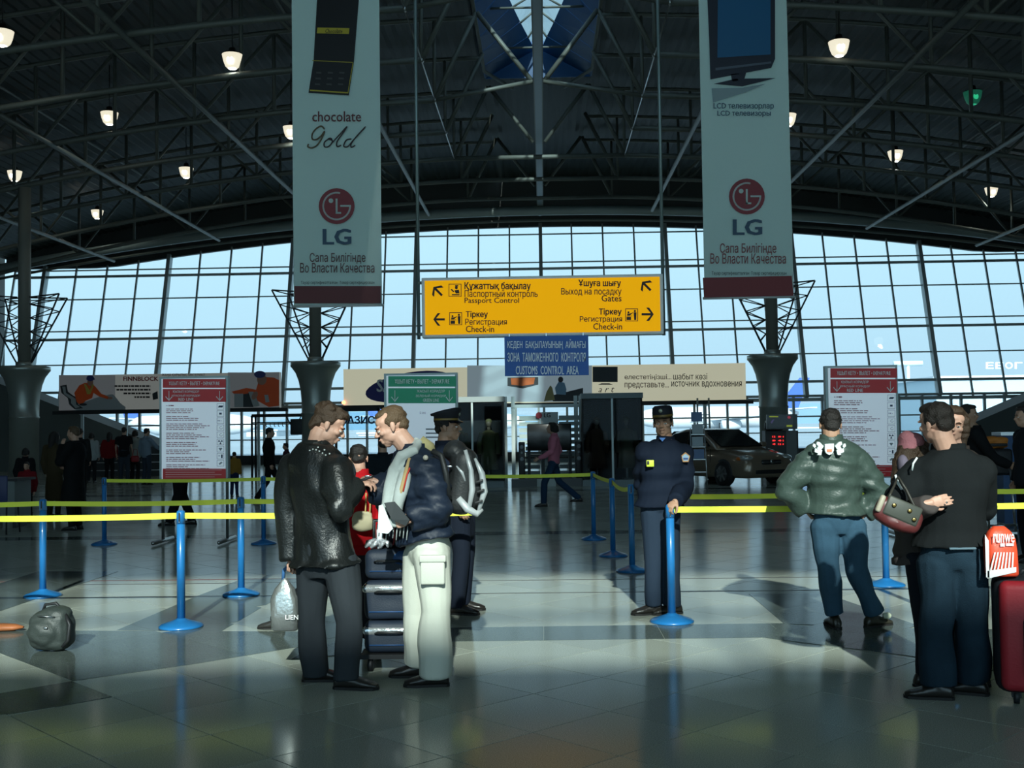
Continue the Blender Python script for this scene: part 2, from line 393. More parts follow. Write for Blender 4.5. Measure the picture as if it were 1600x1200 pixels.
# lower vertical strip with doors' glazing
low = thing('window_2', (0, GY, 0), None, None, kind='structure')
xl = -25.5; k = 0
pat = [1.05, 1.05, 1.3, .45, 1.05, .9]
while xl < 25.5:
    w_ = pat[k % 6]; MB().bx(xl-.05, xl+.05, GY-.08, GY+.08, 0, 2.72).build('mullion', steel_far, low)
    for z0, z1 in ((0, 1.12), (1.12, 1.85), (1.85, 2.7)):
        MB().bx(xl+.04, xl+w_-.04, GY-.006, GY+.006, z0+.03, z1-.03).build('pane', pane_m, low)
    xl += w_; k += 1
for z, h in ((.06, .12), (1.12, .05), (1.85, .07), (2.62, .16)): MB().bx(-25.5, 25.5, GY-.09, GY+.09, z-h/2, z+h/2).build('transom', steel_far, low)
MB().bx(-25.5, 25.5, GY-.35, GY-.12, 0, .42).build('radiator_casing', dark, low)
# end returns + dark fascia + pipe below roof
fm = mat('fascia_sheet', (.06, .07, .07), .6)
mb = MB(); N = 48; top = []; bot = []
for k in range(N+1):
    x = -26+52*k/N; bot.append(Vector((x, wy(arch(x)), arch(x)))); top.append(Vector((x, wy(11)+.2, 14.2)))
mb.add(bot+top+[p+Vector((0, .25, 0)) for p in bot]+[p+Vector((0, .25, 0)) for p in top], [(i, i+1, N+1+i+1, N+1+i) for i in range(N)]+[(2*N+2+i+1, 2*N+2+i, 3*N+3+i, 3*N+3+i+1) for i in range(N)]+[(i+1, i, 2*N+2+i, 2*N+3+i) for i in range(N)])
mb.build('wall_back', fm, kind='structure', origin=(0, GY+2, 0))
pz = lambda x: 11.06-.0037*x*x
MB().tube([(x, 42*S, pz(x)) for x in range(-26, 27, 2)], .21, 14).build('duct_pipe', mat('pipe_paint', (.30, .37, .37), .45, .1), label='large round pipe arching across the head of the glass wall', cat='pipe')
MB().tube([(x, 42*S+.1, pz(x)-.42) for x in range(-26, 27, 2)], .06, 8).build('thin_rail', steel, label='thin rail following the underside of the big arched pipe', cat='rail')
# side walls and the wall behind the visitor, with glazing
for sgn, nm in ((-1, 'left'), (1, 'right')):
    MB().bx(sgn*26.2, sgn*26.5, -23, GY+2.5, 0, 14).build('wall_'+nm, mat('side_wall', (.09, .11, .11), .7, var=.2, vscale=.5), kind='structure')
BW = -12.5  # unseen wall; its glazing is sized to let in fill and the sun band
MB().bx(-26, 26, BW-.2, BW, 0, .6).build('wall_front', fm, kind='structure')
MB().bx(-26, 26, BW-.2, BW, 9.3, 11.05).build('wall_front.001', fm, kind='structure')
MB().bx(-26, -9, BW-.2, BW, 11.05, 13.6).build('wall_front.002', fm, kind='structure')
MB().bx(8.5, 26, BW-.2, BW, 11.05, 13.6).build('wall_front.003', fm, kind='structure')
wf = thing('window_3', (0, BW, 0), None, None, kind='structure')
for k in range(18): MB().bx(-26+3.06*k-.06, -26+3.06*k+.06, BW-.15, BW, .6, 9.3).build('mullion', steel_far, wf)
for k in range(17): MB().bx(-26+3.06*k+.06, -26+3.06*(k+1)-.06, BW-.11, BW-.1, .6, 9.3).build('pane', pane_m, wf)
rl = thing('window_4', (0, BW, 11), None, None, kind='structure')
for k in range(7): MB().bx(-9+2.9*k-.05, -9+2.9*k+.05, BW-.15, BW, 11.05, 13.4).build('glazing_bar', steel, rl)
MB().bx(-9, 8.5, BW-.12, BW-.03, 12.1, 12.22).build('glazing_bar', steel, rl)
for k in range(6): MB().bx(-9+2.9*k+.05, -9+2.9*(k+1)-.05, BW-.11, BW-.1, 11.05, 13.4).build('pane', pane_m, rl)
# ------------------------------------------------ roof deck (corrugated), with ridge lantern and rear rooflight left open
rz = lambda x: 13.55-.0052*x*x
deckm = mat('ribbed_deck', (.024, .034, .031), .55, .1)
ceil = thing('ceiling', (0, 20, 13), None, None, kind='structure')
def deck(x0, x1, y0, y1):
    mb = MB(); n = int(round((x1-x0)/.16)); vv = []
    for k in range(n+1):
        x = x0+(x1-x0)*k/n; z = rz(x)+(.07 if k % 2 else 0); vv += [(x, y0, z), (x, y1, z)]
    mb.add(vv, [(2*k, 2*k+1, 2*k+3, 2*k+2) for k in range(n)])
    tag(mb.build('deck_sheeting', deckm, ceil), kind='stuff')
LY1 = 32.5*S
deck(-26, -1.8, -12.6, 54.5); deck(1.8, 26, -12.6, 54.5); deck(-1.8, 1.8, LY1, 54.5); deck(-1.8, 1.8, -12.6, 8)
# ridge lantern: blue sloping cheeks, glazed gable
blue = mat('blue_cheek', (.012, .085, .24), .45, emit=0)
skyl = thing('window_5', (0, 25, 13.5), None, None, kind='structure')
LY0 = 8.0; LZ = 14.45
for sgn in (-1, 1):
    n = 22
    for k in range(n):
        y0 = LY0+(LY1-LY0)*k/n+.02; y1 = LY0+(LY1-LY0)*(k+1)/n-.02
        hw = lambda y: 1.15*min(1, max(0.05, (LY1-y)/(6*S))**.8)
        vv = [(sgn*1.8, y0, 13.5), (sgn*1.8, y1, 13.5), (sgn*hw(y1), y1, LZ), (sgn*hw(y0), y0, LZ)]
        MB().prism(vv, (sgn*.04, 0, .02)).build('cheek_panel', blue, skyl, fix=True)
        MB().prism([(sgn*hw(y0), y0, LZ), (sgn*hw(y1), y1, LZ), (0, y1, LZ+.45), (0, y0, LZ+.45)], (0, 0, .01)).build('pane', glass_mat('milky_glass', (.75, .82, .85)), skyl, fix=True)
        MB().tube([(sgn*hw(y0), y0-.02, LZ-.03), (0, y0-.02, LZ+.42)], .035, 6).build('glazing_bar', steel, skyl)
    MB().tube([(sgn*1.8, LY0, 13.45), (sgn*1.8, LY1-1, 13.45), (sgn*.9, LY1+.5, 13.3)], .06, 8).build('curb_tube', steel, skyl)
MB().prism([(-1.8, LY1, 13.5), (1.8, LY1, 13.5), (.1, LY1, LZ+.4), (-.1, LY1, LZ+.4)], (0, .05, 0)).build('end_panel', blue, skyl, fix=True)
MB().tube([(0, LY0, LZ+.42), (0, LY1, LZ+.42)], .04, 8).build('ridge_bar', steel, skyl)
for y in (24, 28, 31): MB().tube([(-1.4, y*S, 13.95), (1.4, y*S, 13.95)], .035, 6).build('tie_bar', steel, skyl)
# long box beam hanging under the ridge
mast = thing('ridge_beam', (0, 30, 11.2), 'long pale blue-grey box beam hanging under the blue skylight', 'beam')
bm_ = mat('beam_paint', (.20, .27, .31), .4, .1)
MB().bx(-.105, .105, 10, 43*S, 11.25, 11.5).build('beam_web', bm_, mast)
for sgn in (-1, 1): MB().bx(sgn*.105, sgn*.135, 10, 43*S, 11.22, 11.56).build('side_flange', steel, mast)
MB().rbox((0, 43*S, 11.3), (.26, .3, .5), .1).build('end_cap', bm_, mast)
# ------------------------------------------------ trusses
tz = lambda x: 10.95-.0055*x*x
DT = [16, 18.5, 21, 24, 27, 30, 33, 36, 39]
tnames = {16: 'steel roof truss nearest to the viewer, high over the banners', 18.5: 'second steel roof truss from the viewer, crossing above the frame top', 21: 'steel roof truss crossing right at the top of the picture behind the banners',
          24: 'steel roof truss carrying the brightest pair of bell lamps', 27: 'steel roof truss that joins the ridge beam where it leaves the skylight', 30: 'steel roof truss just beyond the end of the white glazing',
          33: 'steel roof truss with the full width bottom tube under the skylight end', 36: 'steel roof truss second from the big arched pipe', 39: 'steel roof truss next to the big arched pipe'}
for d in DT:
    Y = d*S; t = thing('roof_truss', (0, Y, 10.9), tnames[d], 'truss', 'steel roof trusses')
    full = d >= 33
    for sgn in (-1, 1):
        x0 = 2.95; pts = [(sgn*x, Y, tz(x)) for x in np.arange(x0, 25.6, 1.5)]
        MB().tube(pts, .085, 8).build('bottom_chord', steel, t)
        MB().tube([(sgn*x, Y, rz(x)-.28) for x in np.arange(1.8, 25.6, 1.5)], .07, 6).build('top_chord', steel, t)
        x = x0; k = 0
        while x < 25:
            MB().tube([(sgn*x, Y, tz(x)), (sgn*x, Y, rz(x)-.28)], .055, 6).build('web_post', steel, t)
            nx = min(x+2.3, 25.5)
            a, b = ((x, 'b'), (nx, 't')) if k % 2 else ((x, 't'), (nx, 'b'))
            if x > 3: MB().tube([(sgn*q, Y, tz(q) if e == 'b' else rz(q)-.28) for q, e in (a, b)], .05, 6).build('web_diagonal', steel, t)
            x += 2.3; k += 1
        MB().tube([(sgn*x0, Y, tz(x0)), (sgn*1.75, Y, 13.4)], .07, 8).build('rising_strut', steel, t)
        if d in (21, 27, 33, 39): MB().tube([(sgn*1.72, Y, 13.4), (sgn*.2, Y, 11.42)], .07, 8).build('curb_strut', steel, t)
        if d in (21, 27): MB().tube([(sgn*x0, Y, tz(x0)), (sgn*.15, Y, 11.38)], .065, 8).build('tie_tube', steel, t)
        MB().ell((sgn*x0, Y, tz(x0)), .075).build('node', chrome if d < 33 else steel, t)
    if full: MB().tube([(-x0, Y, tz(x0)), (x0, Y, tz(x0))], .085, 8).build('bottom_chord', steel, t)
for x in (-18.5, -13.9, -9.2, -4.8, 4.8, 9.2, 13.9, 18.5):
    side = 'left' if x < 0 else 'right'; nn = {4.8: 'beside the ridge beam', 9.2: 'next outside the banner', 13.9: 'third out from the ridge', 18.5: 'outermost near the side wall'}[abs(x)]
    MB().tube([(x, 14, tz(x)-.08), (x, 41*S, tz(x)-.08)], .07, 8).build('roof_tie_tube', steel, label='long tube running under the trusses on the %s, %s' % (side, nn), cat='tube', group='long roof tubes')
for i, x in enumerate((-21, -16.2, -11.5, -7, 7, 11.5, 16.2, 21)):
    o = MB().tube([(x, 12, rz(x)-.15), (x, 43*S, rz(x)-.15)], .05, 6).build('roof_purlin', steel, label='thin upper purlin under the ribbed deck', cat='purlin', group='thin purlins under the deck')
# bracing rods along the skylight nodes
for sgn in (-1, 1):
    MB().tube([(sgn*2.95, 18*S, 10.9), (sgn*2.95, 33*S, 10.9)], .018, 6).build('tension_rod', chrome, label='thin chrome rod joining the %s truss nodes beside the skylight' % ('left' if sgn < 0 else 'right'), cat='rod')
# ------------------------------------------------ columns with flared capitals and lattice brackets
capm = mat('capital_metal', (.36, .39, .36), .36, .55)
shaft = mat('shaft_paint', (.23, .23, .20), .5)
def column(px, label, top, sq=False):
    Y = 30*S; x = P(px, 560, Y).x; t = thing('column', (x, Y, 0), label, 'column', 'columns with flared capitals')
    prof = [(.44, 0), (.44, 2.05), (.46, 2.07), (.46, 2.1), (.44, 2.12), (.445, 2.5), (.47, 2.8), (.53, 3.1), (.62, 3.35), (.74, 3.52), (.78, 3.56), (.78, 3.68), (.70, 3.70), (.3, 3.66)]
    MB().lathe((x, Y, 0), prof, 40).build('flared_casing', capm, t)
    MB().tube([(x, Y, 3.6), (x, Y, top)], .19, 16).build('shaft', shaft, t)
    MB().lathe((x, Y, 0), [(.26, 3.66), (.26, 3.84), (.19, 3.86)], 20).build('shaft_collar', capm, t)
    lm = mat('lattice_steel', (.06, .07, .08), .5, .3)
    for q, (ex, ey) in enumerate(((-1, -.35), (1, -.35), (-.8, .75), (.8, .75))):
        a0 = Vector((x+ex*.2, Y+ey*.1, 3.75)); tp = Vector((x+ex*1.28, Y+ey*1.1, 5.95)); inn = Vector((x+ex*.2, Y+ey*.16, 5.9))
        MB().tube([a0, tp], .028, 6).build('lattice_strut', lm, t)
        MB().tube([inn, tp], .026, 6).build('lattice_strut', lm, t)
        n = 4; prev = a0.lerp(tp, .18)
        for k in range(n):
            f = .18+.82*(k+.5)/n; z = Vector((x+ex*.2, Y+ey*.14, 3.75+2.15*f)); nxt = a0.lerp(tp, .18+.82*(k+1)/n)
            if k < n: MB().tube([prev, z], .018, 5).build('lattice_web', lm, t); MB().tube([z, nxt], .018, 5).build('lattice_web', lm, t)
            prev = nxt
        MB().tube([tp, (tp.x+ex*.0, tp.y, tz(tp.x))], .02, 5).build('lattice_hanger', lm, t) if False else None
    return t
column(38, 'column with flared metal capital at the left edge of the hall', 9.4)
column(493, 'column with flared metal capital behind the left white banner', 10.9)
column(1207, 'column with flared metal capital behind the right white banner', 10.9)
# stair enclosures rising towards both side walls in front of the glass
stm = mat('stair_cladding', (.10, .12, .115), .7, var=.15, vscale=1.)
for sgn in (-1, 1):
    px0 = (265, 1462)[sgn > 0]; a = P(px0, 700, 40*S); 
    x0 = a.x; x1 = sgn*26
    top_ = 4.9
    poly = [(x0, 40*S, 0), (x1, 40*S, 0), (x1, 40*S, top_+1.2*0), (x0+sgn*.2, 40*S, .9)]
    MB().prism(poly, (0, 2.2, 0)).build('stair_enclosure', stm, label='grey sloping stair enclosure against the glass at the %s side' % ('left' if sgn < 0 else 'right'), cat='stair', fix=True)
# ------------------------------------------------ outside: apron, snow, hills, sheds, aircraft
MB().bx(-900, 900, GY+.5, 900, -.6, -.15).build('ground', mat('apron_snow', (.27, .34, .39), .8, var=.35, vscale=.02), kind='structure')
random.seed(5)
mb = MB(); pts = []
for k in range(61):
    x = -1600+3200*k/60; h = 26+12*math.sin(k*.35)+7*math.sin(k*.9+1)+random.random()*4; pts.append((x, h))
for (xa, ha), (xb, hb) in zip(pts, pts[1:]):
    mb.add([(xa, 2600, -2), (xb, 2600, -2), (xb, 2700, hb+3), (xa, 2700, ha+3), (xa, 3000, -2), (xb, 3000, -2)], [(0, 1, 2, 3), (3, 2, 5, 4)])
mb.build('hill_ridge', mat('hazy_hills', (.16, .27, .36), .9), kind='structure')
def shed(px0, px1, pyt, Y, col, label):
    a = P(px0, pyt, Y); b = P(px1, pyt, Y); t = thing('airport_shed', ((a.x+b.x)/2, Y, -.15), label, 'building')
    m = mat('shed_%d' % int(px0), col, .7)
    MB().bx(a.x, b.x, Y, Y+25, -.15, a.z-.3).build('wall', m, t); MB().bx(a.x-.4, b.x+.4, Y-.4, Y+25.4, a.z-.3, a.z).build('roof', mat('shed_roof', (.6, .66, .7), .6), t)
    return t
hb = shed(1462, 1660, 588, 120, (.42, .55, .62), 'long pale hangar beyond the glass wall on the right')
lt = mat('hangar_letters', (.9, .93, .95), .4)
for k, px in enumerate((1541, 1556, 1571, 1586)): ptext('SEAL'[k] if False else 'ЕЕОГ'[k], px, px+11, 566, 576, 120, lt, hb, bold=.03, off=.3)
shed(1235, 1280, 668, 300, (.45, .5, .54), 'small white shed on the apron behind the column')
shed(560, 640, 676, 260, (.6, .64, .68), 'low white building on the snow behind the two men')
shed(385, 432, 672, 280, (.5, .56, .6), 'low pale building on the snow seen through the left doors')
def aircraft(px, py, Y, L, yaw, tail, label):
    b = G(px, py) if False else P(px, py, Y); t = thing('airliner', (b.x, Y, -.15), label, 'airplane')
    M = Matrix.Rotation(yaw, 3, 'Z'); c = Vector((b.x, Y, 2.6)); wm = mat('airliner_white', (.6, .64, .68), .35); tm = mat('airliner_tail', tail, .4)
    f = [(-.5, .1), (-.47, .9), (-.4, 1.5), (-.3, 1.85), (.25, 1.85), (.38, 1.3), (.5, .35)]
    MB().rings([[c+M @ Vector((q*L, r*math.cos(a), r*math.sin(a)+(0 if q < .3 else .5))) for a in [2*PI*k/14 for k in range(14)]] for q, r in f]).build('fuselage', wm, t)
    MB().prism([c+M @ Vector(v) for v in ((L*.36, 0, 1.2), (L*.52, 0, 6.6), (L*.58, 0, 6.6), (L*.5, 0, 1.2))], M @ Vector((0, .3, 0))).build('tail_fin', tm, t, fix=True)
    for s_ in (-1, 1):
        MB().prism([c+M @ Vector(v) for v in ((-L*.08, s_*1, -.6), (L*.1, s_*1, -.6), (L*.2, s_*L*.42, .3), (L*.15, s_*L*.42, .3))], (0, 0, .3)).build('wing', wm, t, fix=True)
        MB().prism([c+M @ Vector(v) for v in ((L*.42, s_*.3, 1.1), (L*.5, s_*.3, 1.1), (L*.54, s_*L*.15, 1.3), (L*.5, s_*L*.15, 1.3))], (0, 0, .2)).build('tailplane', wm, t, fix=True)
        MB().tube([c+M @ Vector((-L*.03, s_*L*.14, -1.3)), c+M @ Vector((L*.07, s_*L*.14, -1.3))], .8, 10).build('engine', wm, t)
        MB().tube([c+M @ Vector((0, s_*1.5, -1)), c+M @ Vector((0, s_*1.5, -2.7))], .25, 8).build('landing_gear', dark, t)
aircraft(1120, 668, 190, 30, R(15), (.05, .12, .45), 'white airliner with a blue tail fin parked beyond the glass behind the car')
aircraft(700, 676, 230, 32, R(180), (.1, .2, .5), 'white airliner parked beyond the glass behind the men')
aircraft(300, 676, 200, 26, R(170), (.35, .4, .6), 'white airliner parked beyond the glass left of the red sign')
ms = MB(); b = P(1421, 655, 200); ms.tube([(b.x, 200, 0), (b.x, 200, P(1421, 570, 200).z)], .3, 8).tube([(b.x-2.5, 200, P(1421, 568, 200).z), (b.x+2.5, 200, P(1421, 568, 200).z)], .5, 6)
ms.build('light_mast', mat('mast_grey', (.55, .68, .75), .6), label='tall apron floodlight mast beyond the glass on the right', cat='mast')
# ------------------------------------------------ hanging banners
ban = mat('banner_fabric', (.80, .92, .90), .8, bump=.05, bscale=3)
_n = ban.node_tree; _t = _n.nodes.new('ShaderNodeBsdfTranslucent'); _t.inputs[0].default_value = (.85, 1, .95, 1); _m = _n.nodes.new('ShaderNodeMixShader'); _m.inputs[0].default_value = .55
_n.links.new(_n.nodes['Principled BSDF'].outputs[0], _m.inputs[1]); _n.links.new(_t.outputs[0], _m.inputs[2]); _n.links.new(_m.outputs[0], _n.nodes['Material Output'].inputs[0])
logo_red = mat('logo_crimson', (.22, .025, .035), .5); maroon = mat('maroon_print', (.12, .022, .025), .55)
navy_ink = mat('navy_ink', (.03, .075, .13), .5); ink = mat('black_ink', (.015, .013, .012), .5); brown_ink = mat('brown_ink', (.10, .03, .03), .5)
def lg_disc(cx, cy_, r, Y, par, bgm=None):
    pell(cx, cy_, r, r, Y, logo_red, par, 'logo_disc')
    g = bgm or white
    parc(cx, cy_, r*.70, r*.80, 75-75, 285, Y, g, par, 'logo_ring')
    pell(cx-r*.32, cy_-r*.30, r*.13, r*.13, Y, g, par, 'logo_dot', off=.013)
    pbars([(cx-r*.06, cx+r*.05, cy_-r*.42, cy_+r*.42), (cx-r*.06, cx+r*.25, cy_+r*.33, cy_+r*.43), (cx+r*.2, cx+r*.8, cy_-r*.06, cy_+r*.04)], Y, g, par, 'logo_letter', off=.013)
def banner(x0t, x0b, x1t, x1b, yb, stripe, label):
    Y = 16*S; A = P(x0b, yb, Y); B = P(x1b, yb, Y); zt = 11.9; xa = A.x; xb = B.x; zb = (A.z+B.z)/2
    t = thing('hanging_banner', ((xa+xb)/2, Y, zb), label, 'banner', 'white hanging banners')
    mb = MB(); nx, nz = 14, 60; vv = []
    for k in range(nz+1):
        z = zb+(zt-zb)*k/nz
        for i in range(nx+1):
            u = i/nx; vv.append((xa+(xb-xa)*u, Y+.012*math.sin(u*7+z*.8)*math.sin(z*1.3+u*2)*(1 if 0 < k else 0), z))
    f = [(k*(nx+1)+i, k*(nx+1)+i+1, (k+1)*(nx+1)+i+1, (k+1)*(nx+1)+i) for k in range(nz) for i in range(nx)]
    mb.add(vv, f, smooth=True); n0 = len(vv); mb.add([(v[0], v[1]+.006, v[2]) for v in vv], [q[::-1] for q in f], smooth=True)
    mb.build('fabric', ban, t)
    MB().tube([(xa-.03, Y, zb-.01), (xb+.03, Y, zb-.01)], .022, 8).build('bottom_rail', mat('rail_white', (.6, .65, .65), .4), t)
    MB().tube([(xa-.05, Y, zt), (xb+.05, Y, zt)], .03, 8).build('top_rail', steel, t)
    for x in (xa+.1, xb-.1): MB().tube([(x, Y, zt), (x, Y, rz(x)-.2)], .01, 5).build('cord', dark, t)
    return t, Y
t, Y = banner(457, 459, 596, 597, 477, 0, 'white banner on the left with a slide phone, chocolate Gold lettering and round red logo')
O = .03
prect(460, 595, 447, 474, Y, maroon, t, 'maroon_band', off=O)
ptext('Тауар сертификатталған  Товар сертифицирован', 470, 585, 439, 445, Y, ink, t, .0, off=O, res=1)
ptext('Во Власти Качества', 469, 585, 411, 426, Y, brown_ink, t, .01, off=O)
ptext('Сапа Билігінде', 484, 571, 395, 412, Y, brown_ink, t, .01, off=O)
ptext('LG', 505, 548, 358, 382, Y, navy_ink, t, .045, off=O)
LGY = Y-.02; lg_disc(526, 322, 28, LGY, t, ban)
ptext('chocolate', 488, 564, 174, 190, Y, maroon, t, .015, off=O)
gold_ink = mat('gold_ink', (.13, .09, .05), .5); bronze_ink = mat('bronze_ink', (.05, .035, .04), .5)
def script(pts, m, r=.008):
    q = [P(x, y, Y-.04) for x, y in pts]; out = []
    for k in range(len(q)-1):
        p0, p1, p2, p3 = q[max(k-1, 0)], q[k], q[k+1], q[min(k+2, len(q)-1)]
        for i in range(5):
            u = i/5; out.append(.5*((2*p1)+(p2-p0)*u+(2*p0-5*p1+4*p2-p3)*u*u+(3*p1-p0-3*p2+p3)*u**3))
    out.append(q[-1]); MB().tube(out, r, 5).build('script_letter', m, t)
script([(507, 202), (502, 197), (494, 201), (488, 209), (488, 217), (494, 218), (502, 212), (507, 205), (502, 217), (495, 227), (487, 231), (481, 229), (482, 225)], gold_ink, .014)
script([(514, 217), (507, 222), (507, 229), (513, 229), (519, 222), (517, 216), (513, 217), (519, 219)], bronze_ink, .012)
script([(519, 223), (532, 209), (542, 198), (538, 205), (527, 221), (527, 229), (533, 227)], bronze_ink, .012)
script([(549, 217), (541, 219), (537, 228), (543, 229), (552, 219), (571, 198), (558, 212), (549, 224), (549, 230), (555, 227)], bronze_ink, .012)
pp = [(497, -30), (563, -30), (553, 96), (545, 149), (482, 145), (490, 94)]
ppoly(pp, Y, mat('phone_black', (.006, .006, .007), .4), t, 'phone_picture', off=O)
yb_ = mat('phone_gold', (.45, .36, .03), .4)
ppoly([(496, 43), (546, 44), (545, 53), (495, 52)], Y, yb_, t, 'gold_stripe', off=O+.006)
ptext('Chocolate', 508, 535, 45, 52, Y, ink, t, off=O+.012, shear=.3, res=1)
ppoly([(484, 140), (543, 144), (543, 146), (484, 142)], Y, yb_, t, 'gold_edge', off=O+.006)
ppoly([(551, 98), (552, 98), (544, 146), (543, 146)], Y, yb_, t, 'gold_edge', off=O+.006)
ppoly([(488, 94), (551, 97), (551, 98), (488, 95)], Y, yb_, t, 'gold_edge', off=O+.006)
kk = mat('key_grey', (.05, .05, .05), .5)
for r in range(3):
    for c in range(3): ppoly([(494+c*18+r*-1, 112+r*9), (502+c*18-r, 112.5+r*9), (502+c*18-r, 115+r*9), (494+c*18-r, 114.5+r*9)], Y, kk, t, 'phone_key', off=O+.006)
t, Y = banner(1090, 1101, 1224, 1240, 464, 0, 'white banner on the right with a flat television and round red logo')
red_band = mat('red_band', (.20, .025, .03), .55)
ppoly([(1100, 465), (1240, 462), (1237, 431), (1098, 434)], Y, red_band, t, 'red_band', off=O)
ptext('Тауар сертификатталған  Товар сертифицирован', 1112, 1229, 424, 431, Y, ink, t, .0, off=O, res=1)
ptext('Во Власти Качества', 1110, 1228, 396, 412, Y, mat('red_ink', (.22, .04, .04), .5), t, .01, off=O)
ptext('Сапа Билігінде', 1125, 1213, 380, 398, Y, mat('red_ink', (0, 0, 0)), t, .01, off=O)
ptext('LG', 1146, 1190, 343, 367, Y, navy_ink, t, .045, off=O)
lg_disc(1167, 307, 28, Y-.02, t, ban)
ptext('LCD телевизорлар', 1115, 1209, 161, 172, Y, navy_ink, t, .02, off=O)
ptext('LCD телевизоры', 1121, 1204, 173, 183, Y, navy_ink, t, .02, off=O)
tvm = mat('tv_print_dark', (.012, .016, .03), .4)
ppoly([(1104, -30), (1211, -30), (1211, 92), (1205, 106), (1110, 124), (1108, 60)], Y, tvm, t, 'television_picture', off=O)
ppoly([(1122, -30), (1204, -30), (1204, 85), (1121, 90)], Y, mat('tv_print_blue', (.01, .10, .22), .4), t, 'screen_picture', off=O+.006)
ppoly([(1118, 106), (1205, 96), (1205, 99), (1118, 110)], Y, mat('tv_print_edge', (.08, .10, .13), .4), t, 'bezel_picture', off=O+.006)
ppoly([(1142, 116), (1166, 113), (1163, 124), (1144, 128)], Y, tvm, t, 'stand_picture', off=O)
ppoly([(1115, 131), (1150, 123), (1212, 122), (1160, 135)], Y, tvm, t, 'stand_picture', off=O)
ppoly([(1112, 138), (1160, 137), (1196, 131), (1165, 144), (1114, 160)], Y, mat('tv_shadow', (.25, .33, .35), .6), t, 'soft_print', off=O)
# ------------------------------------------------ yellow direction sign on two long rods
Y = 14*S
t = thing('direction_sign', P(848, 524, Y), 'backlit yellow direction sign with black arrows hanging from two long rods', 'sign')
yel = mat('backlit_yellow', (.75, .36, .005), .4, emit=.62, ecol=(.98, .46, .002), spec=.05)
a, b = P(661, 524, Y), P(1036, 522, Y); zt = P(848, 432, Y).z; zb = P(848, 524, Y).z
MB().rbox(((a.x+b.x)/2, Y+.1, (zt+zb)/2), (b.x-a.x+.03, .2, zt-zb+.02), .012).build('sign_casing', mat('frame_white', (.85, .9, .9), .4), t)
FR = 6
# face (world-aligned) - pixel corners of the face follow the same plane
MB().bx(a.x+.035, b.x-.035, Y-.012, Y+.01, zb+.035, zt-.035).build('lit_face', yel, t)
blk = mat('sign_black', (.03, .012, .002), .5)
T = lambda *k, **q: ptext(*k, Y, blk, t, off=.02, **q)
def T(s, x0, x1, y0, y1, b=.022): ptext(s, x0, x1, y0, y1, Y, blk, t, bold=b, off=.02)
T('Құжаттық бақылау', 726, 829, 441, 455, .045); T('Паспортный контроль', 726, 840, 453, 467); T('Passport Control', 726, 811, 465, 476)
T('Тіркеу', 728, 762, 486, 498, .05); T('Регистрация', 727, 792, 498, 510); T('Check-in', 728, 772, 509, 519)
T('Ұшуға шығу', 904, 970, 437, 450, .05); T('Выход на посадку', 877, 971, 450, 463); T('Gates', 940, 971, 461, 471)
T('Тіркеу', 936, 971, 482, 494, .05); T('Регистрация', 906, 972, 494, 505); T('Check-in', 927, 972, 505, 515)
def arrow(cx, cy_, L, ang, m=blk, Yp=None, par=None, w=.19, off=.02, head=.55):
    c, s_ = math.cos(R(ang)), math.sin(R(ang)); q = lambda u, v: (cx+L*(u*c-v*s_), cy_+L*(u*s_+v*c))
    Yp = Yp or Y; par = par or t
    ppoly([q(-.5, -w/2), (q(.38, -w/2)), q(.38, w/2), q(-.5, w/2)], Yp, m, par, 'arrow', off=off)
    for s2 in (-1, 1): ppoly([q(.5, 0), q(.5-w*.9, 0), q(.5-head-w*.4, s2*head), q(.5-head+w*.9, s2*head)][::1], Yp, m, par, 'arrow', off=off+.001)
arrow(684, 455, 19, -135); arrow(686, 499, 18, 180); arrow(1010, 447, 19, -135); arrow(1012, 491, 19, 0)
def picto(cx, cy_, kind):
    r = 10; pbars([(cx-r, cx+r, cy_-r, cy_-r+1), (cx-r, cx+r, cy_+r-1, cy_+r), (cx-r, cx-r+1, cy_-r, cy_+r), (cx+r-1, cx+r, cy_-r, cy_+r)], Y, blk, t, 'pictogram_frame', off=.02)
    if kind == 0:
        pell(cx+2, cy_-4, 2.2, 2.6, Y, blk, t, 'pictogram', off=.02); ppoly([(cx-1, cy_), (cx+6, cy_-1), (cx+7, cy_+5), (cx+1, cy_+5)], Y, blk, t, 'pictogram', off=.02)
        ppoly([(cx-7, cy_-1), (cx-5, cy_-2), (cx-1, cy_+2), (cx-3, cy_+3)], Y, blk, t, 'pictogram', off=.02); pbars([(cx-5, cx+7, cy_+6, cy_+8)], Y, blk, t, 'pictogram', off=.02); pbars([(cx, cx+5, cy_-8, cy_-6)], Y, blk, t, 'pictogram', off=.02)
    else:
        pell(cx+5, cy_-6, 1.6, 1.8, Y, blk, t, 'pictogram', off=.02); ppoly([(cx+3, cy_-4), (cx+7.5, cy_-4), (cx+7, cy_+8), (cx+4, cy_+8)], Y, blk, t, 'pictogram', off=.02)
        pell(cx-5, cy_-4, 1.5, 1.6, Y, blk, t, 'pictogram', off=.02); ppoly([(cx-7, cy_-2), (cx-3, cy_-2), (cx+2, cy_-4), (cx+2, cy_-3), (cx-3, cy_+1), (cx-7, cy_+1)], Y, blk, t, 'pictogram', off=.02)
        pbars([(cx-8, cx-1, cy_+3, cy_+8), (cx-8, cx+1, cy_+1.5, cy_+2.3)], Y, blk, t, 'pictogram', off=.02)
picto(711, 453.5, 0); picto(712, 498, 1); picto(987, 492, 1)
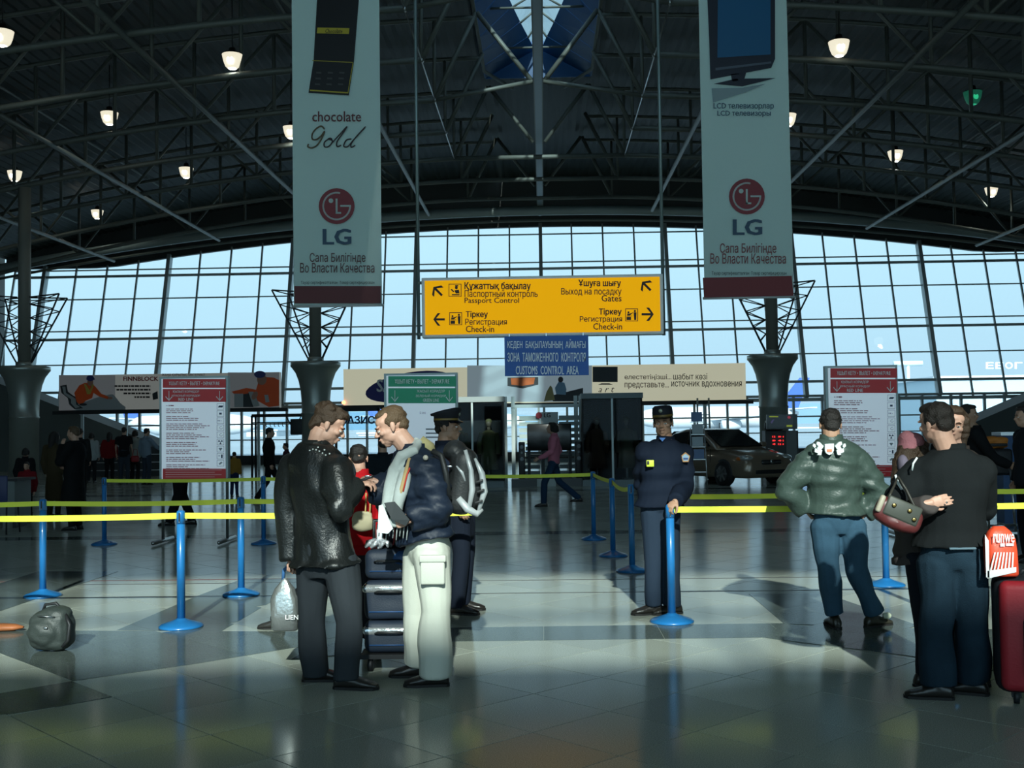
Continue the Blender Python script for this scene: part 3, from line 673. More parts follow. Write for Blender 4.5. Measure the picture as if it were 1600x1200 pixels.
for px in (653, 1038):
    x = P(px, 500, Y).x; s_ = -1 if px < 800 else 1
    MB().tube([(x, Y+.1, zb-.02), (x, Y+.1, tz(x)+.1)], .026, 10).build('hanging_rod', mat('rod_grey', (.20, .27, .28), .4, .5), t)
    for z in (zb+.05, zt-.05): MB().bx(min(x, x-s_*.06), max(x, x-s_*.06), Y+.07, Y+.13, z-.02, z+.02).build('bracket', steel, t)
cb = thing('customs_sign', P(855, 588, Y), 'dark blue customs control area sign hung under the yellow sign', 'sign')
a = P(789, 588, Y); b = P(920, 588, Y); zt2 = P(855, 524, Y).z
MB().bx(a.x, b.x, Y-.03, Y+.0, a.z, zt2-.01).build('board', mat('sign_blue', (.015, .10, .40), .45, emit=.06), cb)
for f in (.06, .5, .94): MB().bx(a.x+(b.x-a.x)*f-.01, a.x+(b.x-a.x)*f+.01, Y-.02, Y+.02, zt2-.03, zb+.03).build('hook', chrome, cb)
wl = mat('sign_lettering', (.92, .98, 1), .5)
ptext('КЕДЕН  БАҚЫЛАУЫНЫҢ  АЙМАҒЫ', 793, 915, 530, 546, Y, wl, cb, .03, off=.04)
ptext('ЗОНА  ТАМОЖЕННОГО  КОНТРОЛЯ', 793, 915, 551, 565, Y, wl, cb, .03, off=.04)
ptext('CUSTOMS  CONTROL  AREA', 806, 904, 572, 585, Y, wl, cb, .03, off=.04)
# ------------------------------------------------ freestanding corridor information boards
boardw = mat('lit_board_white', (.62, .72, .80), .4, emit=.34, ecol=(.62, .75, .85))
bred = mat('board_red', (.42, .012, .016), .4, emit=.08); bgreen = mat('board_green', (.0, .20, .10), .4, emit=.2); bred2 = bred
frame_m = mat('board_frame', (.22, .27, .27), .4, .6)
txt_red = mat('small_red_print', (.42, .22, .24), .5)
def info_board(x0, x1, yt, yb, d, skew, head, rows, label, legs=True):
    """x0..x1 pixel width, yt / yb top and bottom"""
    Y = d*S; a = P(x0, yb, Y); b = P(x1, yb, Y); zt = P((x0+x1)/2, yt, Y).z; zb = (a.z+b.z)/2
    t = thing('information_board', ((a.x+b.x)/2, Y, 0), label, 'sign', 'corridor information boards')
    MB().bx(a.x, b.x, Y-.02, Y+.10, zb, zt).build('casing', frame_m, t)
    MB().bx(a.x+.035, b.x-.035, Y-.03, Y-.015, zb+.03, zt-.03).build('lit_panel', boardw, t)
    for x in (a.x+.03, b.x-.03):
        MB().tube([(x, Y+.04, .05), (x, Y+.04, zt)], .022, 10).build('post', chrome, t)
        MB().tube([(x-.0, Y-.38, .04), (x, Y+.45, .04)], .028, 10, round_=True).build('foot', chrome, t)
    W = x1-x0; X = lambda u: x0+W*u; Hh = yb-yt; V_ = lambda v: yt+Hh*v
    cm = {'red': bred, 'green': bgreen}[head]; sk = -.014*W*0
    o = .034
    prect(X(.04), X(.96), V_(.025), V_(.11), Y, cm, t, 'header_band', off=o); prect(X(.04), X(.96), V_(.122), V_(.245), Y, cm, t, 'header_band', off=o)
    o2 = .045
    ptext('ҰШЫП КЕТУ • ВЫЛЕТ • DEPARTURE', X(.13), X(.87), V_(.05), V_(.085), Y, white, t, .03, off=o2, res=1)
    L = ('ҚЫЗЫЛ КОРИДОР', 'КРАСНЫЙ КОРИДОР', 'RED LINE') if head == 'red' else ('ЖАСЫЛ КОРИДОР', 'ЗЕЛЕНЫЙ КОРИДОР', 'GREEN LINE')
    cx = .38 if head == 'red' else .62
    for k, s in enumerate(L):
        h_ = (.19, .205, .11)[k]; ptext(s, X(cx-h_), X(cx+h_), V_(.135+.036*k), V_(.162+.036*k), Y, white, t, .03, off=o2, res=1)
    for u in (.13, .87):
        pbars([(X(u)-.5, X(u)+.5, V_(.14), V_(.22))], Y, white, t, 'arrow', off=o2)
        for s_ in (-1, 1): ppoly([(X(u), V_(.235)), (X(u), V_(.225)), (X(u)+s_*5, V_(.19)), (X(u)+s_*5.6, V_(.197))], Y, white, t, 'arrow', off=o2)
    if head == 'red':
        rs = random.Random(3); pbars_ = []
        v = .31
        for gl in rows:
            for q in range(gl):
                u = .09; end = .09+rs.uniform(.3, .66)
                while u < end:
                    wd = rs.uniform(.02, .09); pbars_.append((X(u), X(min(end, u+wd)), V_(v), V_(v+.007))); u += wd+.012
                v += .0175
            v += .019
        pbars(pbars_, Y, txt_red, t, 'small_print', off=o2)
        prect(X(.04), X(.96), V_(.885), V_(.985), Y, cm, t, 'footer_band', off=o)
        pbars([(X(.08), X(.9-.1*(k % 2)), V_(.895+.022*k), V_(.901+.022*k)) for k in range(4)], Y, mat('footer_print', (.7, .4, .4), .5), t, 'small_print', off=o2)
        for k in range(9):
            y0 = V_(.26+.068*k); y1 = V_(.318+.068*k); xa, xb = X(.83), X(.935)
            pbars([(xa, xb, y0, y0+.5), (xa, xb, y1-.5, y1), (xa, xa+.5, y0, y1), (xb-.5, xb, y0, y1)], Y, frame_m, t, 'pictogram_frame', off=o2)
            cx_, cyy = (xa+xb)/2, (y0+y1)/2
            if k == 0: ppoly([(cx_-4, cyy+1.5), (cx_-2, cyy-1.5), (cx_+4.5, cyy-1.5), (cx_+3, cyy+1.5)], Y, navy_ink, t, 'pictogram', off=o2)
            elif k == 1: pbars([(cx_-2, cx_+2, cyy-1.5, cyy+1.5)], Y, navy_ink, t, 'pictogram', off=o2)
            elif k == 5:
                for a_ in (30, 150, 270): ppoly([(cx_, cyy), (cx_+4*math.cos(R(a_-25)), cyy-4*math.sin(R(a_-25))), (cx_+4*math.cos(R(a_+25)), cyy-4*math.sin(R(a_+25)))], Y, navy_ink, t, 'pictogram', off=o2)
            elif k == 7: pbars([(cx_+1, cx_+3.4, cyy-2.5, cyy+3), (cx_-3, cx_-1, cyy-1, cyy)], Y, navy_ink, t, 'pictogram', off=o2)
            elif k in (3, 4): parc(cx_+1, cyy, 1.7, 2.3, 0, 300, Y, frame_m, t, 'pictogram', off=o2)
            elif k == 6: ppoly([(cx_-3, cyy-1), (cx_, cyy+3), (cx_+3, cyy-1), (cx_+2, cyy-2), (cx_-2, cyy-2)], Y, mat('pale_ink', (.35, .42, .45), .5), t, 'pictogram', off=o2)
            elif k == 2: pbars([(cx_-4, cx_-3, cyy-1, cyy+1), (cx_-1.5, cx_-.5, cyy-1, cyy+1), (cx_+1, cx_+2, cyy, cyy+.8)], Y, navy_ink, t, 'pictogram', off=o2)
            else: ppoly([(cx_-3, cyy+1), (cx_+1, cyy-2.5), (cx_+3.5, cyy-1), (cx_-1, cyy+2.5)], Y, frame_m, t, 'pictogram', off=o2)
        pbars([(X(.09), X(.11), V_(.277), V_(.283)), (X(.125), X(.14), V_(.274), V_(.286)), (X(.15), X(.2), V_(.274), V_(.286))], Y, txt_red, t, 'small_print', off=o2)
    else:
        ptext('Б 2002', X(.47), X(.55), V_(.315), V_(.333), Y, mat('grey_print', (.3, .33, .36), .5), t, off=o2, res=1)
        pbars([(X(.55), X(.86), V_(.45+.033*k), V_(.462+.033*k)) for k in range(3)], Y, mat('grey_print', (.3, .33, .36), .5), t, 'small_print', off=o2)
    return t
rw = (1+2, 3, 4, 4, 3, 3, 3, 3)
info_board(250, 357, 588, 751, 13.6, 0, 'red', rw, 'red and white corridor board on the left behind the yellow belts')
info_board(602, 717, 583, 775, 13.6, 0, 'green', (), 'green headed corridor board behind the two talking men')
info_board(1293, 1406, 571, 747, 13.4, 0, 'red', rw, 'red and white corridor board behind the man in the green bomber jacket')
# ------------------------------------------------ advertising billboards on the far partition
def billboard(x0, x1, y0, y1, d, col, label, em=.4):
    Y = d*S; a = P(x0, y1, Y); b = P(x1, y1, Y); zt = P((x0+x1)/2, y0, Y).z; zb = P((x0+x1)/2, y1, Y).z
    t = thing('billboard', ((a.x+b.x)/2, Y, 0), label, 'billboard', 'wide billboards before the glass wall')
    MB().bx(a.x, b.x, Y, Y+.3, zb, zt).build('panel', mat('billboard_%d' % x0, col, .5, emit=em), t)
    MB().bx(a.x, b.x, Y-.02, Y+.02, zb-.05, zb).build('bottom_trim', dark, t)
    n = 5
    for k in range(n): x = a.x+(b.x-a.x)*(k+.5)/n; MB().bx(x-.05, x+.05, Y+.1, Y+.2, 0, zb).build('post', steel_far, t)
    MB().bx(a.x-.3, b.x+.3, Y+.08, Y+.22, zb-.16, zb-.02).build('carrier_beam', dark, t)
    return t, Y
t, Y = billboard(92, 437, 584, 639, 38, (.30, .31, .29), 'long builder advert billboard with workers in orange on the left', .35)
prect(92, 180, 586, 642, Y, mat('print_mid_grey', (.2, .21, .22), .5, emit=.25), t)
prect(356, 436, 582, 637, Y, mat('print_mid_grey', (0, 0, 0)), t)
ptext('FINNBLOCK', 193, 247, 588.5, 595, Y, mat('finn_red', (.30, .02, .03), .5), t, .05, off=.03)
ptext('ЖАҢА ҚҰРЫЛЫС МАТЕРИАЛ', 253, 320, 583.5, 588.5, Y, ink, t, .02, off=.03, res=1)
ri = random.Random(9)
for k, (xa, xb) in enumerate(((179, 235), (182, 235), (193, 235), (210, 235))):
    bs = []; u = xa
    while u < xb: w_ = ri.uniform(2.5, 7); bs.append((u, min(xb, u+w_), 602+5.7*k, 604.6+5.7*k)); u += w_+1
    pbars(bs, Y, ink, t, 'small_print', off=.03)
org = mat('print_orange', (.50, .07, .01), .5, emit=.05); skinp = mat('print_skin', (.45, .22, .15), .5); bl = mat('print_helmet_blue', (.03, .04, .20), .5)
gd = mat('print_dark', (.03, .035, .04), .5); gl = mat('print_light_grey', (.42, .44, .45), .5); yv = mat('print_yellow', (.55, .42, .08), .5)
K = dict(Y=Y, parent=t)
def pp_(pts, m, o=.012, nm='picture'): return ppoly(pts, Y, m, t, nm, off=o)
pp_([(116, 634), (160, 618), (176, 616), (182, 622), (188, 630), (196, 636), (196, 641), (118, 641)], gl, .014)
pp_([(94, 603), (104, 601), (106, 612), (114, 618), (122, 622), (122, 632), (130, 638), (116, 639), (108, 632), (106, 622), (96, 614)], gd, .016)
pp_([(97, 604), (102, 604), (103, 614), (112, 619), (118, 623), (119, 632), (125, 636), (118, 638), (111, 630), (111, 624), (100, 616)], gl, .02)
pp_([(116, 614), (124, 602), (133, 598), (143, 599), (149, 604), (158, 615), (170, 620), (169, 624), (156, 620), (146, 614), (144, 622), (134, 626), (126, 634), (120, 628)], org, .02)
pp_([(131, 600), (134, 600), (140, 610), (144, 600), (147, 601), (141, 616), (136, 616)], yv, .024)
pell(141, 597, 4.6, 6, Y, skinp, t, 'picture', off=.026); pell(141, 591, 6, 4.6, Y, bl, t, 'picture', off=.03); pbars([(135, 148, 591, 593.5)], Y, bl, t, 'picture', off=.032)
pell(172, 622, 4, 2, Y, skinp, t, 'picture', off=.026); pell(130, 632, 6, 2, Y, gd, t, 'picture', off=.03)
pp_([(238, 615), (246, 611), (247, 623), (239, 625)], gd, .02)
pp_([(362, 612), (385, 606), (400, 609), (404, 596), (413, 589), (428, 590), (436, 594), (436, 634), (420, 636), (402, 626), (398, 616), (366, 616)], org, .02)
pell(409, 593, 7.5, 8.5, Y, skinp, t, 'picture', off=.026); pell(406, 585, 9, 5.5, Y, bl, t, 'picture', off=.03)
pp_([(366, 615), (380, 615), (380, 636), (366, 636)], gl, .022); pp_([(380, 616), (390, 614), (396, 636), (380, 636)], gd, .021); pp_([(388, 612), (396, 612), (406, 634), (396, 636)], gl, .023)
pp_([(413, 617), (419, 617), (421, 628), (415, 629)], gl, .028); pell(398, 618, 4, 7, Y, skinp, t, 'picture', off=.026, tilt=.5)
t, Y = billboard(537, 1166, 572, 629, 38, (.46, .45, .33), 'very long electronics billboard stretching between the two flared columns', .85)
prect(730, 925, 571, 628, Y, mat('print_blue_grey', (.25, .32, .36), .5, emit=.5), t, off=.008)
def pp_(pts, m, o=.012, nm='picture'): return ppoly(pts, Y, m, t, nm, off=o)
pell(640, 604, 70, 22, Y, mat('oval_navy', (.02, .02, .16), .5, emit=.03), t, 'logo_oval', off=.02, tilt=R(-10))
ptext('SAMSUNG', 589, 692, 593, 612, Y, white, t, .04, off=.04)
pp_([(793, 590), (841, 589), (841, 601), (817, 607), (793, 603)], mat('print_dark', (0, 0, 0)), .014)
pp_([(798, 591), (836, 590), (834, 600), (816, 603), (799, 601)], mat('print_fire', (.55, .12, .02), .5), .02)
pp_([(850, 627), (854, 612), (860, 602), (863, 606), (867, 625)], mat('print_sand', (.36, .30, .12), .5), .02)
pp_([(867, 606), (873, 596), (882, 598), (885, 608), (884, 617), (869, 616)], mat('print_shirt_blue', (.22, .38, .55), .5), .024)
pell(876, 593, 4, 4.6, Y, mat('print_hair', (.03, .02, .02), .5), t, 'picture', off=.03)
pp_([(862, 618), (911, 606), (911, 627), (864, 627)], gd, .018)
prect(926, 965, 573, 597, Y, gd, t, 'picture', off=.014); pp_([(940, 599), (952, 599), (958, 601), (934, 601)], gd, .014)
ptext('a r t', 935, 960, 605, 613, Y, ink, t, -.005, shear=.4, off=.03, res=1)
ptext('елестетіңізші...', 976, 1049, 585, 594, Y, mat('print_brown', (.16, .07, .06), .5), t, off=.03)
ptext('шабыт көзі', 1052, 1105, 583, 593, Y, ink, t, .01, off=.03)
ptext('представьте...', 976, 1045, 598, 608, Y, mat('print_brown', (0, 0, 0)), t, off=.03)
ptext('источник вдохновения', 1049, 1159, 596, 606, Y, ink, t, .01, off=.03)
# ------------------------------------------------ bell shaped lamps under the trusses
lamp_glass = mat('lamp_diffuser', (.9, .85, .7), .4, emit=1.0, ecol=(.85, .78, .60))
bulb_m = mat('bulb', (1, 1, 1), .4, emit=9, ecol=(1, .97, .88))
green_glass = mat('lamp_green', (.03, .2, .12), .4, emit=.12, ecol=(.05, .5, .3)); green_bulb = mat('green_bulb', (.05, .4, .2), .4, emit=.5, ecol=(.05, .8, .4))
def lamp(px, py, where, green=False):
    hy = 665-.014*(px-848); d = 9.2*1500/(hy-py); Y = d*S; p = P(px, py, Y)
    t = thing('bell_lamp', (p.x, Y, p.z-.2), where, 'lamp', 'bell shaped roof lamps'); c = Vector((p.x, Y, p.z))
    MB().lathe(c, [(.03, -.19), (.12, -.18), (.18, -.12), (.225, 0), (.26, .17)], 20).build('diffuser', green_glass if green else lamp_glass, t)
    MB().lathe(c, [(.265, .17), (.265, .19), (.10, .22), (.08, .34), (.03, .36)], 16).build('housing', dark, t)
    MB().lathe(c, [(.01, -.200), (.09, -.195), (.1, -.19)], 12).build('bulb', green_bulb if green else bulb_m, t)
    MB().rings([[c+Vector((rr*math.cos(a), -.235*s0-.0+(-.012), zz)) if False else c+Vector((rr*math.cos(a), -.235+rr*.15*math.sin(a), zz+rr*1.2*math.sin(a))) for a in [2*PI*k/12 for k in range(12)]] for rr, zz in ((.005, -.02), (.075, -.02))], cap=True).build('bulb', green_bulb if green else bulb_m, t)
    MB().tube([c+Vector((0, 0, .34)), Vector((p.x, Y, rz(p.x)-.1))], .015, 5).build('suspension', dark, t)
    if not green: lamp_or_fill_light(p.x, Y, p.z-.3, t)
def lamp_or_fill_light(x, y, z, par=None, pw=22):
    l = bpy.data.lights.new('lamp_or_fill_light', 'SPOT'); l.energy = pw; l.spot_size = R(165); l.spot_blend = .4; l.shadow_soft_size = .12; l.color = (.92, 1, .88)
    o = bpy.data.objects.new('lamp_or_fill_light', l); COL.objects.link(o)
    if par: o.parent = par; o.location = Vector((x, y, z))-ORG[par.name]
    else: o.location = (x, y, z)
lamp(4, 60, 'lit bell lamp cut by the left picture edge, high up')
lamp(363, 96, 'large lit bell lamp just left of the left banner top')
lamp(171, 185, 'lit bell lamp in the upper left between two dark roof trusses')
lamp(23, 275, 'lit bell lamp directly above the leftmost column')
lamp(291, 270, 'lit bell lamp halfway between leftmost column and left banner')
lamp(152, 335, 'lowest lit bell lamp on the left, just over the arched pipe')
lamp(455, 207, 'lit bell lamp half hidden behind the edge of the left banner')
lamp(1311, 76, 'large lit bell lamp just right of the right banner top')
lamp(1520, 153, 'dim green bell lamp at the upper right', True)
lamp(1399, 244, 'lit bell lamp right of the right banner at mid height')
lamp(1549, 300, 'lowest lit bell lamp near the right picture edge')
lamp(1231, 188, 'lit bell lamp almost fully hidden behind the right banner')
# ------------------------------------------------ queue barrier posts and belts
pb = mat('post_blue', (.015, .16, .42), .32, coat=.3); pbd = mat('post_cap', (.02, .05, .12), .4)
belt = mat('belt_yellow', (.72, .80, .06), .55)
def post(px, pyb, ptop, label, prev=[None]):
    g = G(px, pyb); 
    if prev[0] is None:
        t = thing('barrier_post', (g.x, g.y, 0), label, 'barrier post', 'blue queue barrier posts'); c = Vector((g.x, g.y, 0))
        MB().lathe(c, [(.175, 0), (.178, .012), (.16, .026), (.08, .052), (.04, .068), (.034, .075)], 36).build('base', pb, t)
        MB().lathe(c, [(.033, .07), (.033, .93)], 24).build('pole', pb, t)
        MB().lathe(c, [(.036, .84), (.036, .925), (.03, .945), (.012, .95)], 24).build('head', pbd if False else pb, t)
        MB().bx(g.x-.006, g.x+.006, g.y-.04, g.y-.034, .85, .93).build('belt_slot', dark, t)
        MB().ell(c+Vector((0, -.037, .855)), .006).build('screw', chrome, t)
        prev[0] = t
    else: t = copy_thing(prev[0], (g.x, g.y, 0), label)
    return t
p1 = post(283, 980, 797, 'blue barrier post in front, left of the man in the leather coat')
p2 = post(1050, 972, 790, 'blue barrier post that the guard rests his hand on')
p3 = post(67, 932, 779, 'blue barrier post behind the dark rucksack at the left')
p4 = post(377, 930, 775, 'blue barrier post between the front post and the leather coat')
p5 = post(1385, 915, 770, 'blue barrier post behind the legs of the man in the bomber jacket')
p6 = post(163, 851, 743, 'far left blue barrier post beside the red and white board')
p7 = post(412, 850, 742, 'far blue barrier post just left of the leather coat')
p8 = post(928, 843, 737, 'rearmost of the three blue posts left of the guard')
p9 = post(958, 869, 748, 'middle one of the three blue posts left of the guard')
p10 = post(988, 893, 755, 'nearest of the three blue posts, touching the guard from behind')
p11 = post(1492, 968, 790, 'blue barrier post seen between the legs of the hugging man')
def beltrun(a, b, label, z=.905, sag=.012, za=None):
    a = Vector(a).xy; b = Vector(b).xy; n = 14; dr = (b-a).normalized(); a = a+dr*.034; b = b-dr*.034; nn = Vector((-dr.y, dr.x))*.0012; rs = []
    for k in range(n+1):
        f = k/n; p = a.lerp(b, f); zz = z-sag*4*f*(1-f)
        rs.append([Vector((p.x-nn.x, p.y-nn.y, zz-.024)), Vector((p.x+nn.x, p.y+nn.y, zz-.024)), Vector((p.x+nn.x, p.y+nn.y, zz+.024)), Vector((p.x-nn.x, p.y-nn.y, zz+.024))])
    o = MB().rings(rs, smooth=False).build('barrier_belt', belt, label=label, cat='barrier belt', group='yellow queue belts', fix=True); return o
L_ = lambda p: p.location
off1 = Vector((-4.6, 9.0, 0)); 
beltrun((-5.3, L_(p1).y+.05, 0), L_(p1), 'bright yellow belt running from the left edge to the front blue post')
bA = Vector((-.95, 8.98, 0)); beltrun(L_(p1), (-.5, L_(p1).y, 0), 'bright yellow belt from the front blue post to behind the leather coat')
beltrun(L_(p2), (5.2, L_(p2).y+.15, 0), 'bright yellow belt from the guard post to the right edge')
beltrun((-7, L_(p3).y, 0), L_(p3), 'short yellow belt piece at the left edge, second row')
beltrun(L_(p3), L_(p4), 'yellow belt of the second row passing below the left board')
beltrun(L_(p4), (-.6, L_(p4).y, 0), 'short second row yellow belt ending behind the leather coat')
beltrun((1.35, 10.75, 0), L_(p5), 'second row yellow belt between the guard and the bomber jacket man')
beltrun(L_(p5), (6.5, L_(p5).y+.1, 0), 'second row yellow belt leading out at the right edge')
beltrun(L_(p6), L_(p7), 'far yellow belt in front of the left board')
beltrun(L_(p7), (-1.2, L_(p7).y, 0), 'far short yellow belt touching the leather coat outline')
beltrun((-1.2, L_(p8).y, 0), L_(p8), 'far yellow belt crossing in front of the woman in pink')
beltrun(L_(p8), L_(p9), 'slanting yellow belt between rearmost and middle post')
beltrun(L_(p9), L_(p10), 'slanting yellow belt between middle and nearest post', sag=.05)

# bare fill spots added over and behind the viewer, out of frame, without fixtures
for x in (-12, -4, 4, 12):
    for y in (-6, 3, 11):
        if abs(x) < 5 and y == 11: continue
        lamp_or_fill_light(x, y, 10.3, None, 22)
# ------------------------------------------------ brown saloon car on show
def car():
    # local: x forward, y left, z up, origin under the car's middle
    t = thing('car', (0, 0, 0), 'brown saloon car on show in front of the right flared column', 'car')
    pm = mat('car_paint', (.27, .205, .145), .3, .4, coat=.8); gm = mat('car_glass', (.015, .02, .022), .06, .0, ior=1.5); tyre = mat('tyre_rubber', (.012, .012, .012), .8); alu = mat('wheel_alloy', (.4, .42, .42), .35, .9)
    def sec(x, hw, zb, zt, sh):   # lower body ring: sh = shoulder height fraction
        p = [(-.86, 0), (-1, .12), (-1.02, .4), (-1, .62), (-.95, .82), (-.82, .96), (-.4, 1.0), (.4, 1.0), (.82, .96), (.95, .82), (1, .62), (1.02, .4), (1, .12), (.86, 0)]
        return [Vector((x, a*hw, zb+(zt-zb)*b)) for a, b in p]
    L = [(2.24, .55, .34, .60), (2.2, .70, .24, .68), (2.08, .79, .2, .76), (1.8, .84, .2, .84), (1.4, .855, .2, .90), (.95, .86, .2, .95), (.3, .865, .2, .97), (-.5, .865, .2, .98), (-1.2, .86, .2, 1.0), (-1.7, .84, .22, 1.0), (-2.08, .79, .26, .98), (-2.22, .70, .32, .90), (-2.26, .6, .4, .8)]
    b = MB(); b.rings([sec(*q, 0) for q in L]); body = b.build('body', pm, t)
    # greenhouse
    def gs(x, hw, zb, zt): return [Vector((x, a*hw*(1 if k < .5 else 1), zb+(zt-zb)*k)) for a, k in ((-1, 0), (-.97, .35), (-.86, .8), (-.74, .96), (-.4, 1), (.4, 1), (.74, .96), (.86, .8), (.97, .35), (1, 0))]
    roof = MB().rings([gs(1.05, .80, .90, .95), gs(.75, .80, .9, 1.12), (gs(.3, .80, .9, 1.36)), gs(-.1, .79, .9, 1.455), gs(-.6, .79, .9, 1.46), gs(-1.1, .78, .9, 1.38), gs(-1.5, .76, .9, 1.2), gs(-1.85, .74, .9, 1.0)]); roof.build('cabin_shell', pm, t)
    # glazing panels set slightly proud
    def quad(p, m, nm, d): MB().prism([Vector(q) for q in p], d).build(nm, m, t, fix=True)
    quad([(1.06, -.66, .975), (1.06, .66, .975), (.20, .56, 1.40), (.20, -.56, 1.40)], gm, 'windscreen', (.03, 0, .03))
    quad([(-1.86, -.6, 1.02), (-1.86, .6, 1.02), (-1.2, .54, 1.36), (-1.2, -.54, 1.36)], gm, 'rear_window', (-.03, 0, .03))
    for s_ in (-1, 1):
        quad([(.80, s_*.81, 1.0), (-.22, s_*.82, 1.0), (-.22, s_*.69, 1.38), (.20, s_*.69, 1.35)], gm, 'side_window', (0, s_*.012, .0))
        quad([(-.30, s_*.82, 1.0), (-1.35, s_*.80, 1.02), (-1.0, s_*.68, 1.32), (-.30, s_*.69, 1.385)], gm, 'side_window', (0, s_*.012, .0))
        MB().rbox((.72, s_*.97, 1.02), (.12, .2, .13), .04).build('wing_mirror', pm, t)
        MB().rings([[Vector((2.19-abs(u)*.0+.0, s_*.0, 0))]*3]) if False else None
        hl = MB(); hl.ell((2.0, s_*.62, .70), (.20, .19, .085), Matrix.Rotation(s_*-.5, 3, 'Z')); hl.build('headlamp', mat('headlamp_glass', (.45, .47, .45), .1, .3, coat=1), t)
        MB().ell((1.92, s_*.76, .69), (.12, .07, .05)).build('indicator', mat('indicator_amber', (.6, .15, .02), .3), t)
        MB().ell((2.17, s_*.55, .36), (.05, .1, .05)).build('fog_lamp', dark, t)
        for x in (1.38, -1.32):
            c = Vector((x, s_*.80, .31)); M = Matrix.Rotation(PI/2, 3, 'X')
            MB().lathe(c+Vector((0, .11 if True else 0, 0)), [(.2, 0), (.30, .0), (.315, .03), (.315, .19), (.30, .22), (.2, .22)], 28, M=M).build('wheel', tyre, t) if False else None
            wq = MB().lathe(c+Vector((0, .105, 0)), [(.2, 0), (.30, .0), (.315, .03), (.315, .18), (.30, .21), (.2, .21)], 28, M=M).build('wheel', tyre, t)
            MB().lathe(c+Vector((0, .11, 0)), [(.02, 0), (.205, 0), (.205, .22), (.02, .22)], 24, M=M).build('hub_disc', mat('hub_dark', (.08, .08, .08), .5, .5), wq)
            for k in range(7):
                a = 2*PI*k/7; MB().box(c+Vector((math.cos(a)*.11, s_*.115, math.sin(a)*.11)), (.19, .02, .05), Matrix.Rotation(-a, 3, 'Y')).build('spoke', alu, wq)
            ar = MB(); ar.rings([[c+Vector((math.cos(q)*r, s_*yy, math.sin(q)*r)) for q in [2*PI*k/24 for k in range(24)]] for r, yy in ((.37, .0), (.37, .062))]); ar.build('wheel_arch', dark, t)
    MB().rbox((2.235, 0, .60), (.06, .62, .12), .03).build('grille', dark, t)
    MB().rbox((2.262, 0, .60), (.02, .62, .02), .006).build('grille_bar', chrome, t)
    MB().lathe((2.262, 0, .61), [(.05, 0), (.06, .015), (.01, .02)], 20, M=Matrix.Rotation(PI/2, 3, 'Y')).build('badge', chrome, t)
    MB().rbox((2.225, 0, .36), (.06, 1.0, .11), .03).build('lower_intake', dark, t)
    MB().tube([(1.2, -.75, .92), (2.1, -.5, .80)], .008, 5).tube([(1.2, .75, .92), (2.1, .5, .80)], .008, 5).build('bonnet_crease', pm, t)
    for s_ in (-1, 1): MB().bx(-.27, -.262, s_*.868-.004, s_*.868+.004, .3, .97).build('door_gap', dark, t); MB().bx(.85, .858, s_*.866-.004, s_*.866+.004, .3, .93).build('door_gap', dark, t); MB().rbox((-.12, s_*.88, .86), (.16, .03, .03), .01).build('door_handle', pm, t)
    return t
c = car(); th_ = R(-90+28); fc = P(1206, 720, 28.6); hd = Vector((math.cos(th_), math.sin(th_), 0)); c.location = Vector((fc.x, 28.6, 0))-hd*2.26; c.rotation_euler = (0, 0, th_)
# brochure stand beside the guard
Y = 21*S
def box_thing(name, label, cat, base, group=None): return thing(name, base, label, cat, group)
a = P(1092, 748, Y); t = thing('brochure_stand', (a.x, Y, 0), 'grey wire brochure stand with car leaflets beside the brown car', 'stand')
z1 = P(1092, 669, Y).z
for s_ in (-1, 1): MB().tube([(a.x+s_*.17, Y-.12, 0), (a.x+s_*.15, Y+.1, z1)], .012, 8).build('upright', chrome, t)
for k in range(5):
    z = .55+.27*k; yy = Y-.12+.22*z/z1
    MB().bx(a.x-.15, a.x+.15, yy-.05, yy, z-.01, z+.005).build('shelf', chrome, t)
    if k: br = MB().box((a.x-.01+.01*(k % 2), yy-.03, z+.115), (.24, .012, .21), Matrix.Rotation(-.15, 3, 'X')).build('brochure', mat('leaflet_%d' % (k % 3), ((.45, .5, .52), (.12, .2, .38), (.4, .46, .5))[k % 3], .4), t)
# folded ladder frame
a = P(1100, 700, 38*S); t = thing('step_ladder', (a.x, 38*S, 0), 'tall narrow ladder frame with a red crosspiece before the glass, behind the car', 'ladder')
for s_ in (-1, 1): MB().tube([(a.x+s_*.27, 38*S, 0), (a.x+s_*.22, 38*S, 2.6)], .04, 6).build('upright', steel_far, t)
for k in range(6): MB().bx(a.x-.25, a.x+.25, 38*S-.03, 38*S+.03, .4+.38*k, .44+.38*k).build('rung', mat('rung_red', (.3, .03, .03), .5) if k == 2 else steel_far, t)
# monitor and exchange-rate board on the right column
Y = 27.2*S; a = P(1198, 671, Y); b = P(1245, 647, Y)
t = thing('wall_monitor', ((a.x+b.x)/2, Y, a.z), 'grey framed monitor mounted in front of the right flared column', 'monitor')
MB().rbox(((a.x+b.x)/2, Y, (a.z+b.z)/2), (b.x-a.x, .14, b.z-a.z), .02).build('casing', mat('casing_grey', (.22, .25, .26), .4), t)
prect(1201, 1239, 649, 668, Y-.07, mat('screen_black', (.012, .014, .02), .2), t, 'screen', off=.01)
MB().tube([((a.x+b.x)/2, Y+.05, (a.z+b.z)/2), ((a.x+b.x)/2, Y+2.2, (a.z+b.z)/2)], .05, 8).build('arm', steel, t)
ptext('ОБМЕН ВАЛЮТЫ', 1201, 1216, 649.5, 652, Y-.08, mat('screen_yellow', (.4, .5, .05), .4, emit=.35), t, off=.012, res=1) if False else pbars([(1202, 1216, 650, 652)], Y-.08, mat('screen_yellow', (.4, .5, .05), .4, emit=.35), t, 'screen_print', off=.012)
pell(1233, 652, 2.6, 2.2, Y-.08, mat('screen_pink', (.6, .08, .12), .4, emit=.3), t, 'screen_print', off=.012)
